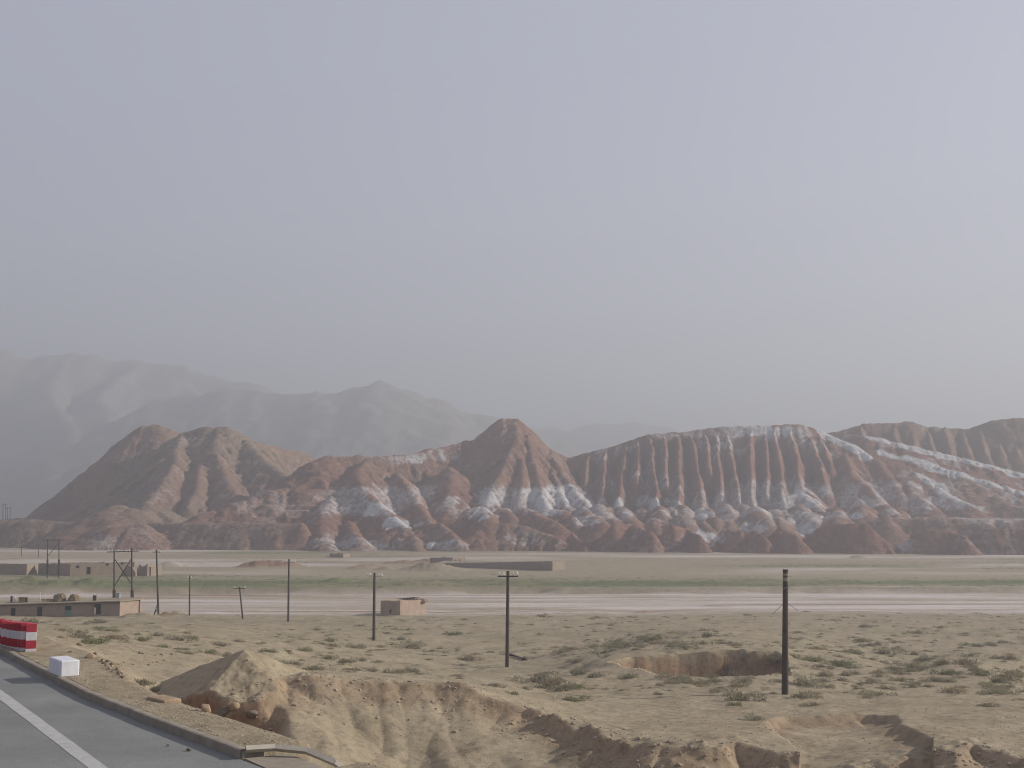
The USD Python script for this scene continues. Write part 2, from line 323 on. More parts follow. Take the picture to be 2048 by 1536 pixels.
def ground(x, y, fine=True, want=False):
    shp = x.shape
    x, y = x.ravel().astype(float), y.ravel().astype(float)
    z = np.empty_like(x)
    near = y < 235
    for k in np.array_split(np.flatnonzero(near), max(1, near.sum() // 60000)):
        if len(k):
            z[k] = RBF(warp(x[k], y[k]))
    bl = sstep(200, 225, y)
    rise = 1.25 * sstep(-0.3, .5, y - river_far(x)) + 0.35 * sstep(330, 420, y)
    far = rise + 0.05 * n2(x, y, 0.03, 3, 3)
    z = np.where(near, z * (1 - bl) + far * bl, far)
    red = np.zeros_like(z)
    # natural unevenness, growing with distance from the road
    amp = sstep(14, 45, y) * (1 - sstep(185, 215, y))
    z += amp * (0.30 * n2(x, y, 0.09, 5, 3) + 0.16 * n2(x, y, 0.35, 6, 3)) * sstep(30, 90, y) + amp * 0.07 * n2(x, y, 0.8, 16, 3)
    # shrub hummocks
    humm = np.maximum(0, n2(x, y, 0.42, 21, 2) - 0.25)
    z += 0.55 * humm * sstep(52, 75, y) * (1 - sstep(175, 195, y))
    k = np.flatnonzero((y > 36) & (y < 60) & (x < -9))
    if len(k):
        d, s_ = seg_dist(x[k], y[k], RAV); w_ = np.interp(s_, [0, RAVL * .4, RAVL], [.6, 1.3, 2.2])
        side = n2(s_, d * 0, .9, 195, 3) * .3
        z[k] -= np.interp(s_, [0, RAVL * .3, RAVL], [.15, .75, .7]) * (1 - sstep(.15, 1.0, d / w_ + side)) * (1 + .3 * n2(x[k], y[k], 1.2, 196, 2))
    z = np.maximum(z, heap(x, y))
    wall = np.zeros_like(z)
    for poly, line, floor, lip, face, talus, zone in ((pit_poly, crest_w, ZC - 10.6, 0.34, 0.7, 0.36, (8, 75)), (bowl_poly, bowl_w, ZC - 9.6, 0.20, 0.4, 0.13, (30, 60)), (dug_poly, dug_w, ZC - 12.35, 1.55, 0.5, 0.4, (70, 95))):
        k = np.flatnonzero((y > zone[0]) & (y < zone[1]))
        if not len(k): continue
        xi, yi = x[k], y[k]
        ins = inside(poly, xi, yi)
        k, xi, yi = k[ins], xi[ins], yi[ins]
        if not len(k): continue
        d, s = seg_dist(xi, yi, line)
        jag = n2(s, d * .15, 0.8, 51, 3)
        l = lip * (0.75 + 0.9 * np.clip(n2(xi, yi, 0.28, 52, 2) + .2, -.6, 1))
        if line is crest_w:                                                # the cut below the heap is deep and steep
            deep = 1 - sstep(-10.3, -8.6, xi - np.maximum(0, 45.3 - yi) * .36 + .25 * n2(xi, yi, .9, 57, 2))
            l = l + deep * 2.6
        jag = n2(xi, yi, 1.1, 51, 3)
        c = l * sstep(0, face + 0.12 * jag, d - 0.10 * jag) + talus * np.maximum(0, d - face) * (1 + .25 * n2(xi, yi, .5, 53, 2))
        room = np.maximum(0, z[k] - floor)
        cc = np.minimum(c, room)
        flut = (1 - np.abs(n2(s * 1.0, d * 0.1, 1.1, 54, 2)))
        rl = np.abs(n2(xi + .25 * yi + .6 * n2(xi, yi, .5, 58, 2), yi * .12, .7, 59, 2)); cc = cc + .16 * (1 - np.minimum(1, rl * 1.5)) ** 1.5 * sstep(.5, 2, d) * (1 - sstep(5, 9, d)) * (line is crest_w)
        cc = cc + 0.16 * flut * sstep(0.1, .5, d) * (1 - sstep(1.0, 3.5, d))
        z[k] -= cc
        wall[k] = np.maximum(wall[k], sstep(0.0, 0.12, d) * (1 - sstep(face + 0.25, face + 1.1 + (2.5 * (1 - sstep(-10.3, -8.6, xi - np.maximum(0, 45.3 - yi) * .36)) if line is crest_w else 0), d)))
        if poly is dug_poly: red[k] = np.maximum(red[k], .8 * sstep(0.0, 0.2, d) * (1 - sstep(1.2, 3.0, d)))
    red = np.maximum(red, wall * (.35 + .55 * (1 - sstep(-10.3, -8.6, x - np.maximum(0, 45.3 - y) * .36)) * (y < 60)))  # cut banks reddish; extra dark brown below the heap is painted shade
    # broken clods along the crest
    d, s = np.full_like(x, 99.0), np.zeros_like(x)
    k = np.flatnonzero((y > 30) & (y < 70))
    if len(k):
        d[k], s[k] = seg_dist(x[k], y[k], crest_w)
        cl = np.exp(-(d[k] / 1.3) ** 2)
        z[k] += cl * (0.30 * np.maximum(0, n2(x[k], y[k], 1.1, 61, 3)) - 0.14 * np.maximum(0, n2(x[k], y[k], 1.9, 62, 2)))
    if fine:
        z += 0.05 * n2(x, y, 2.3, 9, 2) * sstep(30, 36, y) * (1 - sstep(90, 130, y))
    for px, py, Y, r, h, rd in heaps:
        c = P(px, py, Y)
        k = np.flatnonzero((np.abs(x - c[0]) < 3 * r) & (np.abs(y - Y) < 2 * r))
        if len(k):
            q = np.hypot((x[k] - c[0]) * .75, y[k] - Y) / r + .2 * n2(x[k], y[k], 0.5, 71, 2)
            g = np.maximum(0, 1 - q) ** 1.3
            z[k] += h * g
            red[k] = np.maximum(red[k], rd * sstep(0, .35, g))
    # embankment of the road
    u, v = uv(x, y)
    ue, ub = u_edge(v), u_brink(v)
    zsh = Z_ROAD + 0.115 + .02 * n2(x, y, 3, 83, 2)
    over = u - ub - 0.12 * n2(v, v * 0, .9, 81, 2)
    emb = zsh - 0.75 * np.maximum(0, over) - 0.10 * sstep(-.05, .15, over) + 0.05 * n2(x, y, .9, 82, 3) * sstep(0, .5, over)
    top = np.maximum(z, emb)
    near_r = sstep(-.1, .7, over)
    z = np.where(u < ue + 0.03, Z_ROAD - 0.25, np.where(over < .7, zsh * (1 - near_r) + np.where(over < 0, zsh, top) * near_r, top))
    z = np.where(u < ue + 0.12, np.minimum(z, Z_ROAD - 0.25 + .33 * sstep(.03, .12, u - ue)), z)
    ch = sstep(14.05, 14.25, v) * (1 - sstep(15.70, 15.80, v)) * (1 - sstep(8.5, 9.2, u)) * sstep(6.5, 6.7, u)
    z = np.where((ch > 0) & (u > 6.5), z * (1 - ch) + ch * np.minimum(z, Z_ROAD - .22 - .70 * np.maximum(0, u - 7.5)), z)
    if want:
        return z.reshape(shp), red.reshape(shp), wall.reshape(shp), u.reshape(shp)
    return z.reshape(shp)

def hit(px, py, y0=20.0, y1=460.0):
    """Where the line of sight through a pixel first meets the ground."""
    ys = np.exp(np.linspace(math.log(y0), math.log(y1), 900))
    pts = np.array([P(px, py, y) for y in ys])
    g = ground(pts[:, 0], pts[:, 1], fine=False)
    below = np.flatnonzero(pts[:, 2] < g)
    i = below[0] if len(below) else len(ys) - 1
    return np.array([pts[i, 0], pts[i, 1], g[i]])

# one sheet: fine where the land is looked at closely, coarse beyond
ta = np.concatenate([np.linspace(-2.2, -0.50, 40, endpoint=False), np.linspace(-0.50, 0.50, 860, endpoint=False), np.linspace(0.50, 2.2, 41)])
yr = np.concatenate([np.exp(np.linspace(math.log(9.0), math.log(14.0), 30, endpoint=False)), np.exp(np.linspace(math.log(14.0), math.log(34.0), 230, endpoint=False)), np.exp(np.linspace(math.log(34.0), math.log(62.0), 190, endpoint=False)),
                     np.exp(np.linspace(math.log(62.0), math.log(260.0), 300, endpoint=False)), np.exp(np.linspace(math.log(260.0), math.log(480.0), 90, endpoint=False)), np.exp(np.linspace(math.log(480.0), math.log(9000.0), 40))])
GX = yr[:, None] * ta[None, :]; GY = np.repeat(yr[:, None], len(ta), 1)
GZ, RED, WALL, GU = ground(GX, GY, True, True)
def ground_cover(x, y, red):
    rn, rf = river_near(x), river_far(x)
    e = 6 * n2(x, y, 0.05, 90, 3)
    flat = sstep(-6, 3, y - rn + e) * (1 - sstep(-1.5, .5, y - rf))
    streak = n2(x * .10, y, 0.20, 91, 4) + .5 * n2(x * .06, y, .7, 92, 2)
    salt = flat * np.clip(.48 + 1.5 * streak + .3 * sstep(-20, 70, x), 0.0, 1)
    far = sstep(0, 2, y - rf)
    band = n2(x * .25, y, 0.045, 93, 3)
    salt = np.maximum(salt, far * sstep(.12, .4, n2(x * .3, y, 0.04, 94, 3)) * .6 * sstep(25, 70, y - rf))
    salt = np.maximum(salt, far * (.12 + .6 * sstep(-40, 60, x)) * sstep(110, 135, y - rf) * sstep(-.2, .3, n2(x * .3, y, .05, 95, 3)))
    salt = np.maximum(salt, far * .5 * np.exp(-((y - rf - 1.5) / 1.6) ** 2) * sstep(-20, 60, x))
    green = far * np.clip(.95 * np.exp(-((y - rf - 14) / np.where(x > 60, 11, 16)) ** 2) * (.6 + .4 * sstep(-.3, .2, n2(x * .4, y, .09, 101, 3))) + .5 * sstep(.0, .35, band) * sstep(20, 40, y - rf), 0, .85) * (1 - .7 * salt)
    scrub = (sstep(0.05, 0.5, n2(x, y, 0.42, 21, 2)) * .15 + sstep(-.1, .5, n2(x, y, .11, 99, 3)) * .10 + sstep(.1, .5, n2(x, y, .9, 100, 3)) * .10) * sstep(56, 80, y) * (1 - sstep(-8, 0, y - rn))
    green = np.maximum(green, scrub)
    gr = flat * np.exp(-((y - rn - 9 - 5 * n2(x, x * 0, .01, 97, 2)) / 1.6) ** 2) * .55
    dark = flat * sstep(.22, .42, n2(x * .045, y, .36, 98, 3)) * .75
    gr = np.maximum(gr, dark)
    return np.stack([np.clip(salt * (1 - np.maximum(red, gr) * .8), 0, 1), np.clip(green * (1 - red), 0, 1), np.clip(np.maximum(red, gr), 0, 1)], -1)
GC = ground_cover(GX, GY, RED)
Vg = np.stack([GX, GY, GZ], -1).reshape(-1, 3)
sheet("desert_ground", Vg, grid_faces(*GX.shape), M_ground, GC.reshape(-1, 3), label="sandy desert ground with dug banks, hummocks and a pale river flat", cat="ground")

# ------------------------------------------------------------------ hills
def ridge_field(X, Y, crests, z0, seed):
    """Height over the grid from crest lines: each crest sheds slopes to both sides. Returns height, distance and position along the winning crest."""
    H = np.full(X.shape, -50.0); D = np.zeros(X.shape); S = np.zeros(X.shape)
    wx = X + 1.3 * n2(X, Y, .07, seed, 2) + .6 * n2(X, Y, .25, seed + 1, 2); wy = Y + 1.3 * n2(X, Y, .07, seed + 2, 2) + .6 * n2(X, Y, .25, seed + 3, 2)
    for ci, (pts, slope, rnd) in enumerate(crests):
        w = np.array([PH_(*p) for p in pts]) if not isinstance(pts, np.ndarray) else pts
        q = dense(w, 1.2 if not isinstance(pts, np.ndarray) else 6.0)
        sq = np.arange(len(q)) * 1.0
        q[:, 2] += (0.9 * n2(sq, sq * 0 + ci, .14, seed + 40, 2) + .5 * n2(sq, sq * 0 + ci, .5, seed + 41, 2)) * (0 if isinstance(pts, np.ndarray) else 1)
        reach = (w[:, 2].max() - z0) / slope + 12
        r = np.flatnonzero((Y[:, 0] > w[:, 1].min() - reach) & (Y[:, 0] < w[:, 1].max() + reach)); c = np.flatnonzero((X[0] > w[:, 0].min() - reach) & (X[0] < w[:, 0].max() + reach))
        if not len(r) or not len(c): continue
        sl = np.s_[r[0]:r[-1] + 1, c[0]:c[-1] + 1]
        x, y = wx[sl], wy[sl]
        h, s, dd = H[sl].copy(), S[sl].copy(), D[sl].copy()
        for i, p in enumerate(q):
            d = np.hypot(x - p[0], y - p[1])
            v = p[2] - (np.sqrt((slope * d) ** 2 + rnd * rnd) - rnd) + 0.0035 * slope * np.minimum(d, 40) ** 2 * .6
            k = v > h
            h[k] = v[k]; s[k] = ci * 37.0 + i * 1.2; dd[k] = d[k]
        H[sl], S[sl], D[sl] = h, s, dd
    return H, D, S

CUTS = {}
def build_hill(name, label, crests, xr, yr_, step, z0, seed, ribs, cover, detail=1.0, mat=None):
    xs = np.arange(xr[0], xr[1], step); ys = np.concatenate([np.arange(yr_[0], yr_[1], step), np.arange(yr_[1], yr_[2], step * 2.2)])
    X, Y = np.meshgrid(xs, ys)
    H, D, S = ridge_field(X, Y, crests, z0, seed)
    grow = sstep(.3, 7.5, D)
    # rills run down the slope: fast along the crest, slow away from it
    wv = S + 1.5 * n2(X, Y, .12, seed + 5, 2)
    rill = np.abs(n2(wv, D * .12, ribs, seed + 6, 2))
    rill2 = np.abs(n2(wv, D * .3, ribs * 2.7, seed + 7, 2))
    rill3 = np.abs(n2(wv, D * .4, ribs * 6.5, seed + 17, 2))
    H = H - grow * detail * (1.5 * (1 - np.minimum(1, rill * 2.4)) ** 1.2 + 1.25 * (1 - np.minimum(1, rill2 * 2.0)) + .8 * (1 - np.minimum(1, rill3 * 1.8)))
    crag = ridged(X + .4 * H, Y, .055, seed + 8, 4) - .6
    H += detail * (1.3 * crag * grow + .5 * n2(X, Y, .35, seed + 9, 3) + .55 * n2(X, Y, .8, seed + 19, 2) * (.4 + .6 * grow))
    led = n2(H * 0 + X * .03 + Y * .01, H, .42, seed + 10, 3)
    H += detail * .55 * sstep(-.1, .25, led) * grow            # strata ledges
    if CUTS.get(name): H = CUTS[name](X, Y, H)
    edge = np.minimum.reduce([sstep(0, 9, X - xs[0]), sstep(0, 9, xs[-1] - X)])
    H = z0 + (H - z0) * 1.0
    H = np.maximum(H, z0 - 2.5)
    M = cover(X, Y, H, D, S, seed)
    V = np.stack([X, Y, H], -1).reshape(-1, 3)
    F_ = grid_faces(*X.shape)
    zmax = V[F_][:, :, 2].max(1)
    F_ = F_[zmax > z0 - 1.5]                                                # what lies under the ground sheet is not needed
    us, inv = np.unique(F_.ravel(), return_inverse=True)
    return sheet(name, V[us], inv.reshape(-1, 3), mat or M_hill, M.reshape(-1, 3)[us], label=label, cat="hill")

def crust_noise(X, Y, Z, S, D):
    """Broken pattern of the salt crust: runs down the slope, sharp at its edges."""
    run = n2(S + .8 * n2(X, Y, .2, 135, 2), D * .10, .30, 136, 4)
    return .55 * n2(X, Z * 1.7 + Y * .4, .13, 131, 4) + .50 * run + .30 * n2(X, Y * .6 + Z, .55, 132, 3)
def spots(X, Y, Z, S, D, pts):
    """White crust patches: centre pixel, depth, half width, half height (m), strength."""
    m = np.zeros(X.shape)
    wob = crust_noise(X, Y, Z, S, D)
    for px, py, Yc, rx, rz, a in pts:
        c = PH_(px, py, Yc)
        q = np.sqrt(((X - c[0]) / (rx * 1.15)) ** 2 + ((Z - c[2]) / (rz * 1.2)) ** 2 + ((Y - c[1]) / 26.0) ** 2)
        m = np.maximum(m, a * (1 - sstep(.72, 1.06, q + wob)))
    return m * (.5 + .5 * sstep(-.25, .15, n2(S + 2 * n2(X, Y, .15, 137, 2), D * .06, .55, 138, 4)))
def streaks(X, Y, Z, S, D, lines, wid):
    m = np.zeros(X.shape)
    wob = crust_noise(X, Y, Z, S, D)
    for pts in lines:
        w = np.array([PH_(*p) for p in pts])
        q = dense(w, 1.5)
        k = (X > w[:, 0].min() - 12) & (X < w[:, 0].max() + 12) & (Y > w[:, 1].min() - 25) & (Y < w[:, 1].max() + 25)
        best = np.full(k.sum(), 99.0)
        for p in q:
            best = np.minimum(best, np.sqrt((X[k] - p[0]) ** 2 + ((Y[k] - p[1]) * .6) ** 2 + ((Z[k] - p[2]) * 1.0) ** 2))
        m[k] = np.maximum(m[k], 1 - sstep(.65, 1.1, best / wid + .8 * wob[k]))
    return m

def cover_fn(patches=(), lines=(), wid=3.5, foot=None, tan=.0, redness=.5, faint=.25):
    def f(X, Y, H, D, S, seed):
        salt = faint * sstep(.12, .42, n2(X, Y + H, .05, seed + 20, 4) + .6 * n2(S, D * .1, .4, seed + 26, 3))
        if patches: salt = np.maximum(salt, spots(X, Y, H, S, D, patches))
        if lines: salt = np.maximum(salt, .85 * streaks(X, Y, H, S, D, lines, wid))
        if foot:
            z0, z1 = foot
            band = sstep(z0 - 2, z0 + 1, H) * (1 - sstep(z1 - 2, z1 + 2, H + 4 * n2(S, S * 0, .2, seed + 21, 2)))
            salt = np.maximum(salt, band * sstep(-.25, .4, n2(X, Y, .045, seed + 22, 3) + .5 * n2(S, D * .08, .3, seed + 28, 3) + .15) * .5)
        red = np.clip(redness + .5 * n2(X * .2, H, .09, seed + 23, 3) + .25 * n2(X, Y, .05, seed + 24, 3), 0, 1)
        green = np.clip(tan + .55 * n2(X, Y, .03, seed + 25, 3), 0, .9)
        return np.stack([np.clip(salt, 0, .95), green * (1 - salt), red], -1)
    return f

def rows(pts, n, dy):
    st = lambda y: y if y < 470 else 470 + (y - 470) * 1.42
    return [[(a, 1015 + (b - 1015) * st(c) / st(c + k * dy), c + k * dy) for a, b, c in pts] for k in range(n)]

# left dome with its lower spurs and terraces
cr = [([(60, 1030, 575), (120, 985, 572), (180, 936, 570), (240, 884, 566), (285, 852, 563), (318, 849, 563), (345, 862, 566), (400, 880, 575)], 1.05, 1.2),
      ([(372, 864, 553), (410, 855, 551), (452, 853, 551), (500, 880, 556), (560, 897, 572), (600, 903, 582), (632, 920, 588), (680, 950, 590)], .95, 1.2),
      ([(366, 866, 552), (352, 900, 538), (345, 935, 524), (325, 970, 510), (295, 1003, 498)], .80, 1.5),
      ([(440, 857, 550), (428, 900, 537), (452, 950, 522), (470, 992, 508)], .85, 1.5), ([(490, 880, 550), (535, 925, 534), (590, 968, 520)], .8, 1.5), ([(400, 930, 528), (395, 975, 512), (375, 1010, 500)], .9, 1.2)]
terr = [(r, .9, 1.0) for r in rows([(-500, 1048, 492), (-250, 1045, 490), (0, 1043, 488), (60, 1041, 485), (170, 1047, 482)], 9, 9)]
terr2 = [(r, .95, 1.0) for r in rows([(300, 1046, 474), (400, 1047, 468), (500, 1045, 464), (610, 1047, 460)], 6, 7)]
foot_l = [([(190, 1035, 480), (236, 1010, 484), (280, 1022, 482), (330, 1016, 492)], .6, 2.5), ([(192, 1085, 458), (215, 1058, 463), (285, 1048, 466), (300, 1080, 458)], .7, 2.0), ([(215, 1050, 470), (250, 1038, 476)], .6, 2.0)]
build_hill("dome_hill", "brown twin topped hill on the left with a shaded left flank", cr, (-265, -75), (478, 600, 690), 0.85, 0.5, 201, .16,
           cover_fn([(310, 985, 500, 8, 4, .3), (370, 885, 548, 5, 3, .4)], tan=.35, redness=.35))
build_hill("terrace_hill", "low terraces and pale knolls at the foot of the left hill", terr + terr2 + foot_l, (-345, -72), (440, 520, 620), 0.9, 0.5, 231, .13,
           cover_fn([(200, 1085, 455, 7, 3, .4)], tan=.45, redness=.4), detail=.7)
# central peak
cr = [([(600, 962, 502), (648, 913, 513), (700, 911, 516), (760, 914, 519), (800, 910, 523), (850, 900, 528), (900, 888, 532), (950, 876, 535), (984, 847, 537), (1001, 838, 537), (1034, 838, 537), (1058, 858, 538), (1085, 888, 541), (1130, 914, 546), (1170, 925, 552)], 1.05, .6),
      ([(648, 914, 513), (600, 962, 501), (540, 986, 492), (470, 1008, 486), (400, 1028, 480)], .62, 2.0),
      ([(735, 917, 513), (714, 945, 501), (725, 975, 490), (760, 1010, 478), (800, 1040, 466), (828, 1068, 455), (838, 1100, 440)], .72, 1.2),
      ([(795, 943, 508), (825, 985, 495), (845, 1022, 484), (862, 1045, 472)], .85, 1.0), ([(832, 1052, 464), (880, 1046, 461), (917, 1080, 445)], .8, 1.0),
      ([(665, 985, 494), (645, 1040, 470), (650, 1088, 446)], .62, 2.0), ([(700, 1040, 472), (720, 1085, 448)], .7, 1.5),
      ([(1026, 841, 536), (1034, 872, 528), (1014, 917, 518), (992, 962, 506), (975, 1000, 496)], .95, 1.0),
      ([(1052, 862, 534), (1062, 905, 523), (1078, 960, 509), (1092, 1008, 496)], 1.0, 1.2), ([(1040, 895, 525), (1046, 955, 509), (1040, 1003, 497)], 1.1, 1.2),
      ([(1090, 893, 538), (1122, 940, 522), (1150, 985, 508), (1180, 1017, 496)], .95, 1.2), ([(1100, 930, 524), (1120, 985, 508), (1135, 1015, 497)], 1.0, 1.2),
      ([(900, 935, 518), (905, 975, 503), (895, 1010, 490)], .7, 2.0),
      ([(945, 1017, 480), (968, 1014, 480), (975, 1030, 474)], .95, 4.0), ([(925, 1082, 450), (985, 1048, 462), (1032, 1046, 463), (1085, 1065, 455), (1128, 1085, 446)], .62, 2.0), ([(1050, 1015, 485), (1085, 1035, 474), (1120, 1050, 466)], .7, 2.5), ([(1090, 1020, 486), (1130, 1022, 484)], .8, 2.5), ([(1010, 1015, 488), (1025, 1030, 478)], .8, 2.5)]
build_hill("peak_hill", "red peaked hill in the middle with white salt at its foot", cr, (-135, 48), (436, 580, 640), 0.74, 0.5, 251, .17,
           cover_fn([(1150, 1005, 500, 7, 5, 1), (1120, 990, 503, 7, 6, 1), (1065, 995, 500, 6, 4, 1), (1040, 990, 500, 5, 3.5, .9), (985, 990, 500, 7, 4, .9), (955, 1020, 479, 5, 3, 1), (1180, 1010, 497, 5, 4, .9), (1090, 1018, 493, 7, 3, .8), (880, 910, 527, 8, 3, .6), (840, 915, 525, 6, 3, .7), (800, 920, 521, 5, 2, .5),
                     (760, 1020, 475, 8, 3, .9), (800, 1045, 464, 8, 3, 1), (720, 1010, 480, 6, 3, .6), (880, 1090, 444, 8, 1.6, .8), (700, 1090, 446, 14, 2.2, .5), (650, 1080, 452, 6, 3, .5), (750, 1094, 443, 12, 1.6, .5), (1050, 1075, 455, 9, 2.5, .5), (900, 1000, 492, 4, 2, .7), (830, 1000, 488, 4, 2.5, .5), (920, 1030, 478, 4, 2, .7)],
                    tan=.05, redness=.55, foot=(15, 27)))
# long ribbed ridge
ribs_px = [(1175, 905, 1170, 960), (1209, 897, 1205, 990), (1250, 887, 1238, 1002), (1275, 880, 1272, 960), (1300, 872, 1314, 1002), (1328, 868, 1332, 965), (1357, 866, 1356, 1006), (1383, 866, 1402, 1003), (1411, 864, 1418, 940), (1432, 864, 1440, 985), (1452, 862, 1478, 1003), (1498, 858, 1501, 1003), (1530, 860, 1533, 985), (1548, 858, 1567, 998), (1580, 857, 1600, 965), (1616, 862, 1650, 960), (1638, 868, 1660, 930)]
cr = [([(1128, 916, 546), (1180, 904, 544), (1240, 891, 542), (1290, 869, 541), (1400, 860, 541), (1480, 852, 541), (1600, 848, 541), (1640, 860, 543), (1680, 880, 543)], 1.02, 1.5)]
for a, b, c, d in ribs_px:
    t = (d - b) / 140.0
    cr.append(([(a, b + 3, 538), ((a + c) / 2 + 1.5, (b + d) / 2, 538 - 20 * t), (c, d, 538 - 41 * t)], 1.9, .8))
cr += [([(1565, 990, 500), (1600, 985, 502), (1650, 1022, 488)], .9, 1.5), ([(1600, 960, 514), (1640, 1015, 494)], .95, 1.2), ([(1655, 930, 528), (1690, 965, 516), (1728, 1004, 502)], .9, 1.2),
       ([(1640, 862, 543), (1700, 886, 537), (1755, 920, 529), (1785, 960, 518), (1805, 992, 508)], .8, 1.5), ([(1690, 905, 530), (1705, 950, 516), (1750, 990, 504)], .9, 1.2),
       ([(1700, 868, 556), (1745, 872, 549), (1830, 895, 541), (1920, 915, 536), (2048, 950, 528), (2160, 975, 524), (2400, 1000, 520)], .60, 2.0), ([(1790, 915, 536), (1870, 930, 529), (1950, 955, 521), (2048, 985, 513), (2200, 1015, 506)], .60, 2.0),
       ([(1760, 925, 530), (1830, 945, 523), (1815, 975, 513), (1850, 1003, 503)], .75, 1.5), ([(1840, 950, 522), (1890, 985, 510), (1940, 1010, 500)], .7, 1.5), ([(1960, 975, 514), (2020, 1010, 502), (2100, 1020, 498)], .65, 2.0)]
build_hill("ribbed_ridge", "long red ridge with parallel ribs and white salt streaks", cr, (18, 300), (486, 575, 640), 0.74, 3.0, 281, .12,
           cover_fn([(1210, 1005, 497, 6, 3.5, .9), (1250, 1008, 497, 6, 3, .9), (1300, 1005, 498, 6, 3.5, .9), (1345, 1008, 497, 4, 2.5, .6), (1400, 1008, 497, 4, 2.5, .6), (1480, 1010, 497, 4, 2, .4), (1600, 1003, 498, 9, 5, .95), (1560, 1000, 500, 5, 3, .8), (1650, 985, 500, 5, 3, .7), (1640, 1015, 494, 6, 2, .6), (1720, 1000, 503, 5, 3, .6),
                     (1340, 872, 537, 6, 2, .5), (1400, 866, 538, 8, 3, .5), (1455, 875, 535, 4, 6, .6), (1500, 862, 540, 14, 3, .9), (1550, 864, 540, 10, 2.5, .9), (1600, 866, 540, 6, 2.5, .6), (1545, 876, 537, 8, 2, .5), (1850, 1000, 505, 8, 4, .6), (1900, 1005, 503, 9, 3, .7), (1840, 985, 510, 5, 4, .6), (1770, 990, 506, 5, 4, .5)],
                    [[(1640, 868, 543), (1690, 890, 536), (1735, 912, 530)], [(1745, 878, 548), (1800, 895, 542), (1860, 908, 538), (1920, 918, 535), (1990, 935, 531), (2060, 955, 527), (2200, 985, 520)], [(1765, 905, 537), (1830, 925, 531), (1900, 945, 524), (1980, 962, 518), (2070, 992, 511), (2200, 1015, 505)], [(1880, 980, 512), (1930, 1000, 504), (1970, 1010, 500)], [(1840, 955, 521), (1890, 975, 513)]], 3.6, tan=-.1, redness=.6, faint=.42, foot=(17, 29)), detail=.75)
# the farther ridge behind it
cr = [([(1600, 880, 580), (1660, 866, 580), (1740, 846, 580), (1820, 843, 580), (1850, 853, 580), (1912, 857, 580), (1930, 860, 578), (1990, 841, 576), (2048, 835, 576), (2120, 830, 576), (2300, 850, 576), (2600, 900, 580)], 1.0, 3.0)] + [([(x, 858 + 6 * math.sin(x), 576), (x + 12, 905, 558)], 1.5, 1.0) for x in range(1720, 2200, 34)]
build_hill("far_ridge", "brown fluted ridge behind the white streaked slopes on the right", cr, (140, 360), (560, 640, 700), 1.0, 8.0, 301, .14, cover_fn(tan=.35, redness=.3), detail=.8)
# rounded knolls at the foot of the ridge
rk = np.random.default_rng(5)
cr = []
for px in range(1130, 1800, 30):
    for k in range(2):
        x = px + rk.uniform(-14, 14); Yk = (492, 476)[k] + rk.uniform(-6, 6); y = (1012, 1034)[k] + rk.uniform(-6, 7)
        cr.append(([(x - rk.uniform(2, 8), y + 2, Yk + 6), (x, y, Yk), (x + rk.uniform(2, 10), y + rk.uniform(9, 16), Yk - rk.uniform(6, 10))], rk.uniform(.75, .95), rk.uniform(1.5, 3.0)))
cr += [(r, .8, 1.5) for r in rows([(1750, 1040, 470), (1850, 1036, 464), (1950, 1038, 460), (2100, 1040, 458), (2500, 1046, 455)], 7, 7)]
kp = [(int(1150 + i * 43 + rk.uniform(-20, 20)), 1018 + rk.uniform(-4, 26), 488 - (i % 2) * 10, rk.uniform(3, 6), rk.uniform(1.2, 2.6), rk.uniform(.5, .95)) for i in range(14)]
build_hill("foot_knolls", "rounded red and white knolls along the foot of the ribbed ridge", cr, (18, 290), (448, 512, 530), 0.75, 0.5, 321, .15, cover_fn(kp + [(1415, 1070, 462, 4, 2, .8), (1500, 1055, 468, 4, 2, .8), (1620, 1060, 466, 5, 2.5, .8)], tan=.0, redness=.55, foot=(11, 24)), detail=.75)
# dark steep bluffs facing the flat
def bl(px): return 447 - max(0, px - 1140) * 0.036
fb = [[(1100, 1085), (1144, 1062), (1172, 1095)], [(1178, 1085), (1206, 1062), (1262, 1098)], [(1275, 1098), (1300, 1072), (1340, 1064), (1362, 1070), (1402, 1102)], [(1344, 1050), (1375, 1058), (1400, 1070)],
      [(1425, 1098), (1452, 1059), (1512, 1060), (1530, 1075)], [(1525, 1085), (1560, 1054), (1592, 1070)], [(1600, 1085), (1646, 1049), (1690, 1046), (1734, 1044), (1755, 1065), (1785, 1104)], [(1800, 1092), (1828, 1070), (1852, 1058), (1900, 1062), (1926, 1070)],
      [(1925, 1092), (1945, 1070), (1970, 1057), (2048, 1056), (2110, 1066), (2160, 1090)], [(2150, 1085), (2200, 1060), (2300, 1062), (2400, 1090)], [(1230, 1048), (1262, 1046), (1300, 1062)], [(1560, 1062), (1575, 1080), (1560, 1100)], [(1300, 1095), (1310, 1105)], [(1480, 1062), (1475, 1090)]]
cr = [([(x, y, bl(x) + (6 if i == 1 else 0) - (8 if i == len(f) - 1 else 0)) for i, (x, y) in enumerate(f)], 1.1, .4) for f in fb]
build_hill("dark_bluffs", "dark red clay bluffs standing in a row at the far edge of the flat", cr, (14, 280), (395, 462, 480), 0.62, 0.5, 341, .2, cover_fn([(1412, 1085, 440, 3, 2, .9), (1805, 1085, 425, 4, 3, .6), (1590, 1105, 432, 5, 1.0, .5), (1430, 1078, 445, 3, 1.5, .7)], tan=-.2, redness=.75), detail=.6)

